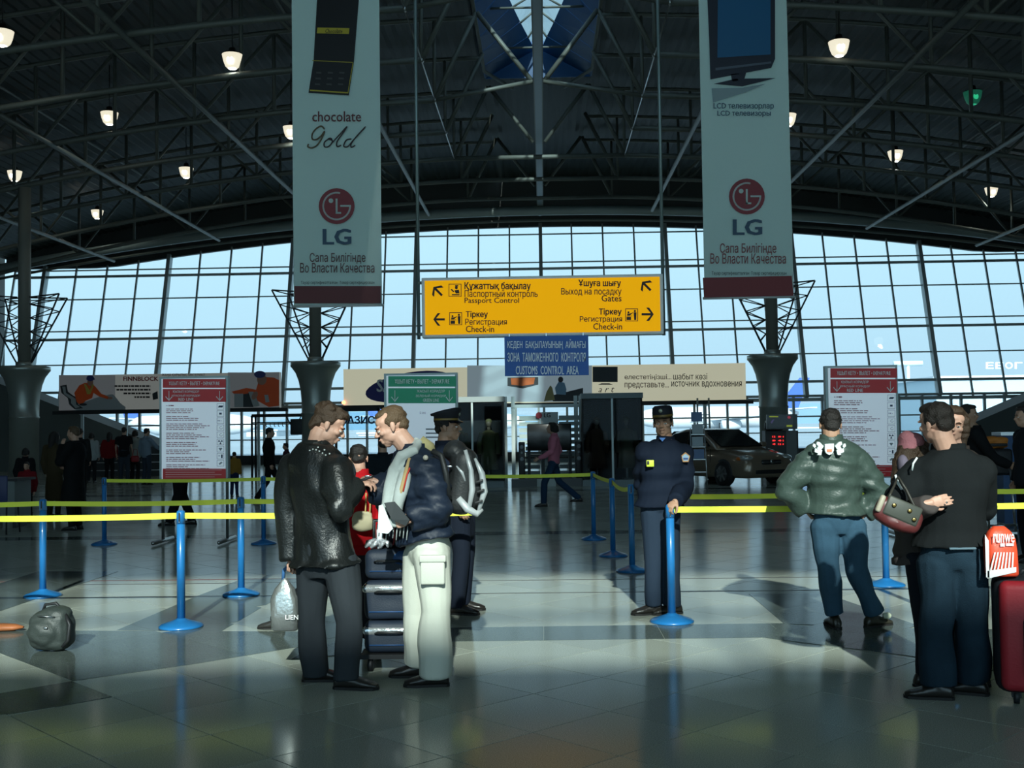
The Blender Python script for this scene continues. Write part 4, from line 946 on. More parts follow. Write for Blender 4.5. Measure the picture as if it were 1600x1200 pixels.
ppoly([(1204, 660), (1207, 656), (1210, 655), (1206, 662)], Y-.08, mat('screen_violet', (.15, .12, .3), .4, emit=.2), t, 'screen_print', off=.012)
pbars([(1229, 1238, 664, 667)], Y-.08, MT['screen_yellow'], t, 'screen_print', off=.012)
Y = 28*S; a = P(1197, 728, Y); b = P(1228, 673, Y)
t = thing('rate_kiosk', ((a.x+b.x)/2, Y, 0), 'dark exchange kiosk with rows of red digits below the monitor', 'kiosk')
MB().bx(a.x, b.x+.35, Y, Y+.5, 0, b.z).build('cabinet', mat('kiosk_dark', (.03, .035, .035), .5), t)
MB().bx(b.x, b.x+.3, Y-.02, Y+.0, 0, b.z).build('side_panel', mat('kiosk_grey', (.15, .17, .17), .5), t)
red_led = mat('red_led', (.8, .02, .02), .4, emit=2.2, ecol=(1, .03, .03))
for r, py in enumerate((681, 687, 692.5)):
    for q, px in enumerate((1207, 1216, 1223)): ptext(('12', '80', '4')[(r+q) % 3], px, px+(6, 6, 3)[q]-1.5, py, py+2.6, Y, red_led, t, .02, off=.03, name='led_digits', res=1)
MB().lathe((a.x+.3, Y+.25, b.z), [(.22, 0), (.28, .05), (.28, .22), (.2, .26)], 20).build('dome', dark, t)
# ------------------------------------------------ shop display: platform, television, speakers, slatted backdrop
Y = 25.5*S
A = lambda px, py, d=25.5: P(px, py, d*S)
alu_f = mat('alu_frame', (.36, .42, .42), .4, .5)
t = thing('display_frame', (A(851, 760).x, Y+1.6, 0), 'aluminium framed display bay with glazed top between two showcases', 'display frame')
for px in (787, 800, 911, 903): x = A(px, 700).x; MB().bx(x-.05, x+.05, Y+1.5, Y+1.6, 0, A(0, 629).z).build('upright', alu_f, t)
x0, x1 = A(787, 0).x, A(912, 0).x; zt = A(850, 630).z
MB().bx(x0, x1, Y+1.48, Y+1.62, zt-.09, zt).build('head_rail', alu_f, t); xm = A(851, 0).x; MB().bx(xm-.03, xm+.03, Y+1.5, Y+1.6, A(0, 645).z, zt-.09).build('upright', alu_f, t)
zt2 = A(850, 643).z
sp = mat('slat_panel', (.28, .36, .36), .4)
for k in range(11):
    z = zt2-.16-.17*k
    MB().bx(A(800, 0).x, A(833, 0).x, Y+1.42, Y+1.45, z-.05, z+.06).build('slat', sp, t); MB().bx(A(864, 0).x, A(897, 0).x, Y+1.42, Y+1.45, z-.05, z+.06).build('slat', sp, t)
MB().bx(A(834, 0).x, A(863, 0).x, Y+1.36, Y+1.40, zt2-1.9, zt2).build('logo_panel', mat('logo_panel_white', (.5, .56, .56), .45), t)
lgY = Y+1.36
pell(842, 649, 5, 5, lgY, mat('lg_red', (.4, .03, .05), .5), t, 'logo_disc', off=.03); ptext('LG', 850, 860, 645.5, 652, lgY, ink, t, .04, off=.03)
for k in range(6): MB().bx(A(834, 0).x, A(863, 0).x, Y+1.34, Y+1.36, zt2-.5-.2*k, zt2-.49-.2*k).build('panel_groove', dark, t)
t = thing('platform', (A(850, 0).x, Y+.5, 0), 'low grey platform under the big television', 'platform')
MB().bx(A(789, 0).x, A(911, 0).x, Y-.2, Y+1.7, 0, .2).build('deck', mat('platform_grey', (.11, .12, .12), .5), t)
MB().bx(A(828, 0).x, A(857, 0).x, Y-.24, Y-.2, 0, .2).build('front_plate', mat('plate_white', (.4, .46, .45), .4), t)
t = thing('television', (A(848, 0).x, Y+.3, .2), 'large black flat television on a glass stand behind the woman in pink', 'television')
MB().rbox((A(848, 0).x, Y+.4, (A(0, 674).z+A(0, 716).z)/2-.0), (A(883, 0).x-A(814, 0).x, .12, A(0, 674).z-A(0, 716).z), .03).build('screen', mat('tv_black', (.012, .013, .014), .18), t)
MB().bx(A(814, 0).x, A(883, 0).x, Y+.2, Y+.7, A(0, 722).z-.04, A(0, 722).z).build('shelf', dark, t)
for px in (816, 838, 860, 880): x = A(px, 0).x; MB().bx(x-.04, x+.04, Y+.25, Y+.65, .2, A(0, 716).z).build('leg', dark, t)
MB().bx(A(815, 0).x, A(882, 0).x, Y+.2, Y+.7, .22, .26).build('shelf', dark, t)
for px, lab in ((805, 'slim black tower speaker left of the big television'), (893, 'slim black tower speaker right of the big television')):
    x = A(px, 0).x; t = thing('tower_speaker', (x, Y+.1, .2), lab, 'speaker', 'tower speakers'); zt_ = A(0, 702).z
    MB().rbox((x, Y+.2, (zt_+.2)/2), (.17, .25, zt_-.2), .02).build('cabinet', mat('speaker_black', (.01, .01, .012), .4), t)
    for z, r in ((zt_-.13, .055), (zt_-.28, .03), (zt_-.45, .055)): MB().lathe((x, Y+.075, z), [(r, 0), (r, .012), (r*.4, .004)], 18, M=Matrix.Rotation(PI/2, 3, 'X')).build('cone', mat('speaker_cone', (.3, .33, .35), .4), t)
# showcases with dressed mannequins
cgl = glass_mat('showcase_glass', (.62, .68, .70), .25); chead = mat('showcase_head', (.22, .27, .28), .5); cin = mat('showcase_inside', (.012, .014, .016), .7)
def showcase(px0, px1, pyt, pyb, d, label, fur, ndoor=2):
    Y = d*S; a = P(px0, pyb, Y); b = P(px1, pyb, Y); zt = P((px0+px1)/2, pyt, Y).z; t = thing('showcase', ((a.x+b.x)/2, Y+.4, 0), label, 'showcase', 'dark glass showcases')
    MB().bx(a.x-.02, b.x+.02, Y-.03, Y+.9, zt-.14, zt).build('head', chead, t); MB().bx(a.x, b.x, Y, Y+.9, 0, .16).build('plinth', chead, t)
    MB().bx(a.x, b.x, Y+.85, Y+.9, .16, zt-.14).build('back_panel', cin, t); MB().bx(a.x, a.x+.04, Y, Y+.85, .16, zt-.14).build('side_panel', cin, t); MB().bx(b.x-.04, b.x, Y, Y+.85, .16, zt-.14).build('side_panel', cin, t)
    n = ndoor
    for k in range(n):
        xa = a.x+(b.x-a.x)*k/n; xb = a.x+(b.x-a.x)*(k+1)/n
        MB().bx(xa+.03, xb-.03, Y+.01, Y+.02, .18, zt-.16).build('glass_door', cgl, t)
        if k: MB().bx(xa-.025, xa+.025, Y-.005, Y+.03, .16, zt-.14).build('door_stile', alu_f, t)
        xc = (xa+xb)/2
        m = mat('fur_%d' % (k+fur), ((.17, .09, .06), (.22, .18, .12), (.30, .26, .12), (.16, .09, .06))[(k+fur) % 4], .95, bump=.6, bscale=60)
        mb = MB(); yy = Y+.45
        mb.rings([[Vector((xc+w_*math.cos(q), yy+dd*math.sin(q), z)) for q in [2*PI*i/16 for i in range(16)]] for z, w_, dd in ((.45, .24, .18), (.8, .22, .17), (1.05, .17, .13), (1.3, .2, .14), (1.45, .17, .11), (1.5, .07, .07))])
        for s_ in (-1, 1): mb.tube([(xc+s_*.18, yy, 1.42), (xc+s_*.26, yy-.02, 1.1), (xc+s_*.24, yy-.05, .86)], [.08, .07, .06], 10)
        mn = thing('mannequin', (xc, yy, .16), 'dark dress-form in a long fur coat inside the %s' % label.split(',')[0], 'mannequin', 'mannequins in showcases')
        mn['label'] = '%s long coat on a dress-form, %s half of the showcase %s of the television' % (('dark', 'brown', 'olive', 'black')[(k+fur) % 4], ('left', 'right')[k], 'left' if fur else 'right')
        mb.build('coat', m, mn)
        MB().tube([(xc, yy, 1.48), (xc, yy, 1.58)], [.05, .045], 10).ell((xc, yy, 1.68), (.075, .09, .11)).build('head', mat('mannequin_skin', (.35, .27, .2), .5), mn)
        MB().ell((xc, yy+.02, 1.73), (.09, .1, .08)).build('fur_hat', m, mn)
        MB().tube([(xc, yy, .16), (xc, yy, .5)], .03, 8).lathe((xc, yy, .16), [(.15, 0), (.15, .02), (.03, .03)], 16).build('stand', chrome, mn)
    return t
showcase(911, 1006, 614, 761, 25.2, 'wide showcase right of the television, behind the barrier posts', 0)
showcase(690, 788, 620, 763, 25.2, 'wide showcase left of the television, behind the officer', 1)
# ------------------------------------------------ shop lettering on glass, portal frame with hooks
Y = 33*S
t = thing('shop_sign', P(566, 665, Y), 'dark blue shop lettering mounted on a glass panel behind the men', 'sign')
sb = mat('shop_letter_blue', (.01, .03, .12), .5)
ptext('ОАЗИС', 532, 585, 650, 662, Y, sb, t, .05, off=.02, name='lettering')
a = P(525, 668, Y); b = P(592, 648, Y); MB().bx(a.x, b.x, Y, Y+.02, a.z-.1, b.z+.1).build('glass_plate', glass_mat('sign_glass', (.8, .88, .92)), t)
for x in (a.x, b.x): MB().bx(x-.04, x+.04, Y-.02, Y+.05, 0, b.z+.25).build('upright', dark, t)
MB().bx(a.x, b.x, Y-.02, Y+.05, b.z+.13, b.z+.25).build('head_rail', dark, t)
Y = 30*S; t = thing('hanging_rack', (P(440, 750, Y).x, Y, 0), 'dark portal rack with hooks and slanting rods left of the leather coat', 'rack')
a = P(394, 750, Y); b = P(490, 650, Y); z = P(440, 649, Y).z
for x in (a.x, a.x+.12, b.x): MB().tube([(x, Y, 0), (x, Y, z)], .035, 8).build('upright', dark, t)
for zz, r in ((z, .05), (z-.22, .02)): MB().tube([(a.x, Y, zz), (b.x, Y, zz)], r, 8).build('rail', dark, t)
for k in range(7): x = a.x+.45+.13*k; MB().tube([(x, Y, z-.22), (x, Y, z-.32), (x+.03, Y, z-.36)], .012, 5).build('hook', dark, t)
MB().tube([(a.x+1.1, Y, z-.05), (a.x+1.3, Y, z-.42)], .02, 5).build('slanting_rod', dark, t); MB().tube([(a.x+1.55, Y, z-.05), (a.x+1.35, Y, z-.42)], .02, 5).build('slanting_rod', dark, t)
MB().rbox((P(465, 670, Y).x, Y+.1, P(465, 667, Y).z), (.45, .3, .5), .03).build('display_box', dark, t)
rb = MB().ell(P(537, 629, 38*S-.06), .08); rb.build('warning_lamp', mat('red_lamp', (.9, .1, .03), .4, emit=5, ecol=(1, .22, .1)), label='small glowing red lamp beside the left flared column', cat='lamp')
# check-in desks on the left and right, dark counters
Y = 34*S
dm = mat('counter_dark', (.035, .04, .045), .5)
for px0, px1, lab in ((110, 190, 'dark check-in counter behind the queue, left half'), (191, 262, 'dark check-in counter behind the queue next to the red board')):
    a = P(px0, 700, Y); b = P(px1, 700, Y); t = thing('counter', ((a.x+b.x)/2, Y+.4, 0), lab, 'counter', 'check-in counters')
    MB().bx(a.x, b.x-.05, Y, Y+.7, 0, 1.05).build('body', dm, t); MB().bx(a.x-.02, b.x-.03, Y-.1, Y+.8, 1.05, 1.1).build('top', mat('counter_top', (.2, .22, .22), .4), t)
    for k in range(3): MB().bx(a.x+.1, b.x-.15, Y-.02, Y, .2+.28*k, .23+.28*k).build('groove', chrome, t)
Y = 16*S; t = thing('desk', P(10, 790, Y)*1, 'grey desk side panel at the left edge behind the belts', 'desk')
t.location.z = 0; ORG[t.name].z = 0
a = P(-30, 755, Y); b = P(23, 755, Y)
MB().bx(a.x, b.x, Y, Y+.6, .12, P(0, 752, Y).z).build('panel', mat('desk_grey', (.16, .19, .19), .5), t); MB().bx(a.x, b.x+.06, Y-.05, Y+.65, P(0, 752, Y).z, P(0, 748, Y).z).build('top', dark, t)
for x in (a.x+.1, b.x-.05): MB().bx(x-.03, x+.03, Y+.1, Y+.5, 0, .12).build('foot', dark, t)
Y = 15*S; b = P(6, 790, Y); t = thing('chair', (b.x, Y, 0), 'dark blue plastic chair at the left edge below the first belt', 'chair')
MB().rbox((b.x-.15, Y, .72), (.42, .04, .42), .02).build('backrest', mat('chair_blue', (.02, .03, .10), .5), t); MB().rbox((b.x-.15, Y+.22, .46), (.44, .44, .04), .02).build('seat', MT['chair_blue'], t)
for sx_ in (-1, 1):
    for sy in (0, 1): MB().tube([(b.x-.15+sx_*.18, Y+.03+sy*.38, .45), (b.x-.15+sx_*.2, Y-.02+sy*.46, 0)], .014, 8).build('leg', dark, t)
# ------------------------------------------------ luggage
def cloth_bag(mb, vox=.012, sm=3, wr=.005, wk=16, seed=1): return remesh(mb, vox, sm, wr, wk, seed)
rk = mat('rucksack_nylon', (.035, .045, .042), .5, bump=.25, bscale=90)
g = G(69, 1022); bx_ = g.x; by_ = g.y+.13
t = thing('rucksack', (bx_, by_, 0), 'dark grey-green rucksack standing alone on the floor at the left', 'bag')
mb = MB().rbox((bx_, by_, .15), (.31, .24, .29), .09, seg=3).ell((bx_-.02, by_-.06, .15), (.14, .1, .12)).ell((bx_+.04, by_, .27), (.11, .1, .06)).ell((bx_-.03, by_, .05), (.12, .11, .05))
cloth_bag(mb, .009).build('body', rk, t)
MB().tube([(bx_-.07, by_, .28), (bx_-.05, by_, .335), (bx_+.03, by_, .345), (bx_+.07, by_, .30)], .012, 8).build('carry_handle', dark, t)
MB().tube([(bx_+.12, by_-.05, .27), (bx_+.165, by_-.08, .2), (bx_+.155, by_-.08, .09), (bx_+.11, by_-.08, .04)], .014, 8).build('strap', dark, t)
MB().tube([(bx_-.12, by_-.04, .25), (bx_-.04, by_-.115, .27), (bx_+.07, by_-.11, .26)], .005, 6).build('zip', chrome, t)
MB().rbox((bx_+.02, by_-.155, .19), (.03, .012, .016), .004).build('buckle', chrome, t)
g = G(8, 986); MB().rings([[Vector((g.x-.2+.35*f, g.y+.06*math.cos(q)*w_, .03+.03*math.sin(q)*w_)) for q in [2*PI*i/10 for i in range(10)]] for f, w_ in ((0, .8), (.5, 1.1), (.8, .9), (1, .3))]).build('shoe', mat('orange_leather', (.42, .14, .05), .5), label='orange-brown shoe tip at the left picture edge', cat='shoe')
# stack of dark blue bags on a luggage trolley between the men
nv = mat('navy_canvas', (.009, .017, .032), .6, bump=.15, bscale=120); refl = mat('silver_tape', (.62, .66, .68), .2, .75, bump=.5, bscale=30); nv2 = mat('royal_canvas', (.02, .07, .19), .5)
Y = 7.35; XL = P(566, 950, Y).x; XR = P(648, 950, Y).x; xc = (XL+XR)/2; W_ = XR-XL
tr = thing('luggage_trolley', (xc, Y+.25, 0), 'low wheeled trolley under the blue bags between the two men', 'trolley')
MB().bx(XL-.02, XR+.02, Y+.02, Y+.5, .09, .12).build('platform', dark, tr)
for sx_ in (XL+.04, XR-.04):
    for sy in (.08, .44): MB().lathe((sx_-.015, Y+sy, .045), [(.045, 0), (.045, .03)], 16, M=Matrix.Rotation(PI/2, 3, 'Y')).build('wheel', dark, tr)
MB().tube([(XL, Y+.5, .1), (XL, Y+.55, .95), (XR, Y+.55, .95), (XR, Y+.5, .1)], .016, 10).build('handle', chrome, tr)
def suitcase(z0, z1, label, w=None, band=None, y0=Y+.03, xx=xc):
    w = w or W_; t = thing('suitcase', (xx, y0+.2, z0), label, 'suitcase', 'stacked blue suitcases')
    mb = MB().rbox((xx, y0+.2, (z0+z1)/2), (w, .40, z1-z0), .05, seg=3); m2 = remesh(mb, .012, 2, .002, 14, 3); m2.build('shell', nv, t)
    if band: MB().rbox((xx, y0+.2, band), (w+.012, .412, .055), .02, seg=2).build('silver_band', refl, t)
    MB().tube([(xx-.09, y0-.005, z1-.08), (xx-.07, y0-.03, z1-.07), (xx+.07, y0-.03, z1-.07), (xx+.09, y0-.005, z1-.08)], .009, 8).build('grip', dark, t)
    MB().tube([(xx-w/2+.04, y0-.004, z0+.06), (xx+w/2-.04, y0-.004, z0+.06)], .004, 6).build('zip', nv2, t)
    return t
suitcase(.12, .335, 'lowest dark blue suitcase with a silver tape band near the floor', band=.27)
suitcase(.336, .60, 'middle dark blue suitcase with a bright silver tape band', band=.545)
t = suitcase(.601, .80, 'topmost dark blue suitcase with a light blue flap', w=W_*.96)
MB().rbox((xc-.06, Y+.022, .725), (.055, .012, .02), .005).build('metal_plate', refl, t)
MB().ell((xc+.10, Y+.06, .74), (.10, .05, .055)).build('blue_flap', nv2, t)
t = thing('shoulder_bag', (xc+.1, Y+.3, .8), 'dark blue shoulder bag with a plaid scarf on top of the suitcases', 'bag')
remesh(MB().rbox((xc+.10, Y+.27, .89), (.26, .26, .18), .06), .01, 3, .004, 15, 5).build('body', nv, t)
MB().tube([(xc+.02, Y+.13, .82), (xc+.03, Y+.12, .9), (xc+.02, Y+.12, .98)], .006, 6).build('red_piping', mat('piping_red', (.4, .06, .06), .5), t)
plaid = bpy.data.materials.new('plaid'); plaid.use_nodes = True; n_ = plaid.node_tree; b_ = n_.nodes['Principled BSDF']; wv = n_.nodes.new('ShaderNodeTexWave'); wv.inputs['Scale'].default_value = 14
wv.bands_direction = 'X'; wv2 = n_.nodes.new('ShaderNodeTexWave'); wv2.inputs['Scale'].default_value = 11; wv2.bands_direction = 'Z'; g_ = n_.nodes.new('ShaderNodeNewGeometry'); m1 = n_.nodes.new('ShaderNodeMix'); m1.data_type = 'RGBA'; m1.inputs[6].default_value = (.12, .05, .05, 1); m1.inputs[7].default_value = (.42, .36, .26, 1)
m3 = n_.nodes.new('ShaderNodeMath'); m3.operation = 'MULTIPLY'; 
for q in (wv, wv2): n_.links.new(g_.outputs['Position'], q.inputs[0])
n_.links.new(wv.outputs['Fac'], m3.inputs[0]); n_.links.new(wv2.outputs['Fac'], m3.inputs[1]); n_.links.new(m3.outputs[0], m1.inputs[0]); n_.links.new(m1.outputs[2], b_.inputs['Base Color']); b_.inputs['Roughness'].default_value = .9
mb = MB()
for k in range(4): mb.tube([(xc+.05+.035*k, Y+.12, .83), (xc+.06+.035*k, Y+.10, .93), (xc+.07+.035*k, Y+.16, 1.02)], .022, 8)
remesh(mb, .007, 1).build('plaid_scarf', plaid, t)
t = thing('bottle_in_wrap', (xc-.1, Y+.15, .8), 'shiny clear plastic wrap with a white bottle on the suitcase stack', 'bottle')
MB().lathe((xc-.07, Y+.12, .80), [(.02, 0), (.022, .12), (.018, .16), (.01, .17)], 14).build('bottle', mat('bottle_white', (.75, .8, .85), .3), t)
mb = MB()
for k in range(9): a_ = k*2*PI/9; mb.tube([(xc-.08+.09*math.cos(a_), Y+.12+.05*math.sin(a_), .81), (xc-.08+.07*math.cos(a_+.4), Y+.12+.05*math.sin(a_), .84), (xc-.08+.02*math.cos(a_), Y+.12, .86)], [.012, .02, .01], 5)
mb.build('crinkled_wrap', mat('clear_wrap', (.55, .58, .62), .12, .6, bump=1, bscale=60), t)
t = thing('radio', (xc-.02, Y+.3, .8), 'small dark camera case standing behind the bottle', 'case'); MB().rbox((xc-.02, Y+.28, .90), (.12, .08, .2), .015).build('casing', dark, t); MB().rbox((xc-.02, Y+.235, .965), (.09, .01, .03), .004).build('grey_plate', mat('plate_bluegrey', (.12, .15, .2), .4), t)
# plastic carrier bag in the leather-coat man's left hand
g = P(447, 985, 7.35); cx_ = g.x+.005; yy = 7.3
silver = mat('silver_bag', (.45, .48, .47), .22, .7, bump=.9, bscale=14)
t = thing('carrier_bag', (cx_, yy, 0), 'silver plastic carrier bag hanging beside the leather coat', 'bag'); zt_ = P(447, 903, yy).z; zb_ = P(447, 985, yy).z
rs = []
for f, w_, d_ in ((0, .075, .03), (.03, .088, .045), (.35, .09, .05), (.6, .085, .045), (.8, .06, .03), (.95, .02, .015), (1, .012, .01)):
    rs.append([Vector((cx_+(w_*(1+.10*math.sin(9*q+f*4)*(f > .4)))*math.copysign(abs(math.cos(q))**.6, math.cos(q))+.0*f, yy+d_*math.copysign(abs(math.sin(q))**.7, math.sin(q)), zb_+(zt_-zb_)*f)) for q in [2*PI*i/28 for i in range(28)]])
MB().rings(rs).build('sack', silver, t)
ptext('LIEN', 446, 466, 961, 968, yy-.055, white, t, .03, off=.01)
MB().tube([(cx_-.01, yy, zt_-.01), (cx_-.005, yy, zt_+.05), (cx_+.03, yy, zt_+.08)], .012, 8).build('handle', mat('handle_blue', (.05, .15, .35), .5), t)
# red suitcase with plastic bag on it, right edge
g = P(1552, 1062, 6.55); X0 = g.x; yy = 6.35; rm = mat('suitcase_red', (.33, .018, .028), .5, bump=.1, bscale=60); bk = mat('suitcase_black', (.012, .014, .018), .5)
z0, z1 = .07, P(1580, 905, yy).z
t = thing('suitcase', (X0+.28, yy+.15, 0), 'red upright suitcase with a black front pocket at the right edge', 'suitcase')
MB().rbox((X0+.29, yy+.13, (z0+z1)/2), (.50, .28, z1-z0), .07, seg=4).build('red_shell', rm, t)
MB().rbox((X0+.235, yy+.13, (z0+z1)/2), (.46, .31, z1-z0+.012), .07, seg=4).build('black_gusset', bk, t)
MB().rbox((X0+.275, yy-.02, (z0+z1)/2), (.48, .1, z1-z0-.03), .045, seg=4).build('red_front', rm, t)
pz_ = (z0+z1)/2-.06; MB().rbox((X0+.33, yy-.06, pz_), (.36, .07, .36), .035, seg=3).build('black_pocket', mat('pocket_navy', (.01, .012, .03), .5), t)
cc = [(X0+.33+.17*sx_, yy-.098, pz_+.17*sz) for sx_, sz in ((-1, -.8), (-1, .8), (-.8, 1), (1, 1))]; MB().tube(cc, .006, 6).build('piping', mat('piping_grey', (.3, .33, .33), .4), t)
MB().box((X0+.245, yy-.1, pz_+.02), (.045, .006, .075), Matrix.Rotation(-.2, 3, 'Y')).build('blue_tag', mat('tag_blue', (.05, .3, .6), .5), t); MB().box((X0+.245, yy-.105, pz_+.02), (.03, .004, .015), Matrix.Rotation(-.2, 3, 'Y')).build('tag_print', mat('tag_orange', (.6, .25, .15), .5), t)
MB().rbox((X0+.26, yy-.073, z1-.13), (.07, .012, .02), .005).build('name_plate', chrome, t)
MB().tube([(X0+.15, yy+.1, z1), (X0+.17, yy+.1, z1+.03), (X0+.35, yy+.1, z1+.03), (X0+.37, yy+.1, z1)], .012, 8).build('top_handle', bk, t)
for sx_ in (.1, .44): MB().lathe((X0+sx_, yy+.05, .04), [(.04, 0), (.04, .03)], 16, M=Matrix.Rotation(PI/2, 3, 'Y')).build('wheel', dark, t); MB().bx(X0+sx_-.01, X0+sx_+.04, yy+.02, yy+.08, .04, .1).build('wheel_bracket', dark, t)
t.rotation_euler = (0, 0, R(-19))
yb2 = yy+.08; zt_ = P(1565, 822, yb2).z; xa = P(1541, 880, yb2).x; xb = P(1589, 880, yb2).x; zl = z1+.01
t = thing('shopping_bag', ((xa+xb)/2, yb2, zl), 'orange-red plastic shopping bag with white stripes on the red suitcase', 'bag')
rs = []
for f, w_, d_ in ((0, .95, .05), (.05, 1, .06), (.5, 1.0, .06), (.75, .95, .05), (.9, .7, .035), (1, .35, .02)):
    rs.append([Vector(((xa+xb)/2-.01*f+(xb-xa)/2*w_*math.copysign(abs(math.cos(q))**.5, math.cos(q)), yb2+d_*math.copysign(abs(math.sin(q))**.6, math.sin(q)), zl+(zt_-zl)*f)) for q in [2*PI*i/20 for i in range(20)]])
MB().rings(rs).build('sack', mat('bag_orange', (.75, .075, .03), .35, bump=.3, bscale=20), t)
wb = mat('bag_white', (.75, .78, .78), .4)
def brect(pts, m, o=.012): ppoly(pts, yb2-.055, m, t, 'bag_print', off=o)
brect([(1543, 904), (1588, 894), (1588, 886), (1543, 892)], wb); brect([(1541, 902), (1546, 903), (1545, 845), (1539, 835)], wb)
for k in range(7): brect([(1547+5.6*k, 891-.6*k), (1549.5+5.6*k, 890.6-.6*k), (1556+4.7*k, 863), (1553.8+4.7*k, 863)], wb, .014)
ptext('runwe', 1552, 1585, 834, 848, yb2-.055, wb, t, .01, off=.014); ptext('duty free', 1562, 1585, 849, 856, yb2-.055, wb, t, .01, off=.014) if False else pbars([(1563, 1570, 849, 854), (1572, 1584, 849, 853)], yb2-.055, wb, t, 'bag_print', off=.014)
# trolley with cases behind the hugging couple
Y = 14.5; a = P(1545, 790, Y); b = P(1583, 700, Y)
t = thing('luggage_trolley', ((a.x+b.x)/2, Y, 0), 'metal baggage trolley loaded with a dark case, behind the hugging couple', 'trolley')
for x in (a.x, b.x): MB().tube([(x, Y, .15), (x, Y+.1, .95)], .018, 8).build('upright', chrome, t)
for z in (.25, .52, .7): MB().tube([(a.x, Y, z), (b.x, Y, z)], .014, 8).build('crossbar', chrome, t)
MB().bx(a.x, b.x, Y-.05, Y+.6, .14, .17).build('tray', chrome, t)
for x in (a.x+.03, b.x-.03): MB().lathe((x-.02, Y, .08), [(.08, 0), (.08, .04)], 18, M=Matrix.Rotation(PI/2, 3, 'Y')).build('wheel', dark, t); MB().lathe((x-.02, Y+.5, .07), [(.07, 0), (.07, .04)], 18, M=Matrix.Rotation(PI/2, 3, 'Y')).build('wheel', dark, t); MB().bx(x-.01, x+.01, Y, Y+.5, .08, .14).build('wheel_bracket', dark, t)
t = thing('suitcase', ((a.x+b.x)/2, Y+.2, .95), 'dark case lying on the baggage trolley under the orange bag', 'suitcase')
MB().rbox(((a.x+b.x)/2, Y+.3, .93+.12), (.42, .4, .34), .04).build('shell', bk, t); MB().tube([((a.x+b.x)/2-.08, Y+.09, 1.08), ((a.x+b.x)/2+.08, Y+.09, 1.08)], .012, 6).build('grip', dark, t)
t = thing('travel_bag', ((a.x+b.x)/2, Y+.2, 1.22), 'orange and black travel bag on top of the loaded trolley', 'bag')
remesh(MB().rbox(((a.x+b.x)/2, Y+.28, 1.29), (.36, .26, .15), .05), .012, 2, .01, 18, 8).build('body', mat('bag_ochre', (.50, .17, .02), .6), t); MB().rbox(((a.x+b.x)/2, Y+.14, 1.27), (.3, .02, .04), .01).build('dark_band', dark, t)
Y = 17.5; a = P(1567, 720, Y); b = P(1592, 672, Y); t = thing('bin', ((a.x+b.x)/2, Y, 0), 'blue box-like stand with a grey rim behind the trolley', 'stand')
MB().bx(a.x, b.x, Y, Y+.3, .0, b.z-.08).build('box', mat('bin_blue', (.02, .07, .18), .5), t); MB().bx(a.x-.03, b.x+.03, Y-.03, Y+.33, b.z-.08, b.z-.03).build('rim', chrome, t)
# ------------------------------------------------ people
SK = {'fair': (.52, .30, .22), 'tan': (.40, .23, .15), 'mid': (.46, .27, .19)}
def skin(k): return mat('skin_'+k, SK[k], .5, var=.08, vscale=40)
def hairm(k): return mat('hair_'+k, {'black': (.012, .01, .009), 'brown': (.045, .026, .014), 'dark': (.018, .013, .01), 'light': (.09, .055, .028)}[k], .5, bump=.8, bscale=160)
def hand_mb(wr, fdir, pn, scale=1., curl=.5, thumb=1, vox=.005, spread=1.):
    """wr wrist point, fdir finger direction, pn palm normal (the way the palm faces), thumb = +1/-1 side"""
    f = Vector(fdir).normalized(); n = Vector(pn); n = (n-f*n.dot(f)).normalized(); s_ = f.cross(n)*thumb; b = MB(); k = scale
    q = lambda a, c, d: Vector(wr)+(f*a+s_*c+n*d)*k
    b.tube([q(-.05, 0, 0), q(.0, 0, 0), q(.02, 0, 0)], [.027*k, .025*k, .028*k], 10)
    M = Matrix((f, s_, n)).transposed()
    b.ell(q(.05, 0, 0), (.050*k, .040*k, .016*k), M); b.ell(q(.075, 0, -.002), (.022*k, .040*k, .013*k), M); b.ell(q(.03, .022, .008), (.03*k, .016*k, .014*k), M)
    for i, (c, L) in enumerate(((.031, .072), (.011, .080), (-.010, .074), (-.030, .058))):
        a0 = .085-(.004 if i in (0, 3) else 0)-(.008 if i == 3 else 0); p = q(a0, c, 0); pts = [q(a0-.025, c*.9, 0), p]; ang = 0; d = f.copy()
        for seg, ln in enumerate((.45, .31, .24)):
            ang += curl*(.9, 1.1, .8)[seg]*(1+.06*i); d = f*math.cos(ang)+n*math.sin(ang)+s_*c*1.2*spread; p = p+d.normalized()*L*ln*k; pts.append(p)
        b.tube(pts, [.0085*k, .0095*k, .0088*k, .0080*k, .0068*k], 8, round_=True)
    tp = [q(.012, .02, .004), q(.04, .045, .012), q(.068, .058, .022+.012*curl), q(.09, .055, .032+.02*curl)]
    b.tube(tp, [.013*k, .0125*k, .0105*k, .0085*k], 8, round_=True)
    return remesh(b, vox*k if False else vox, 1)
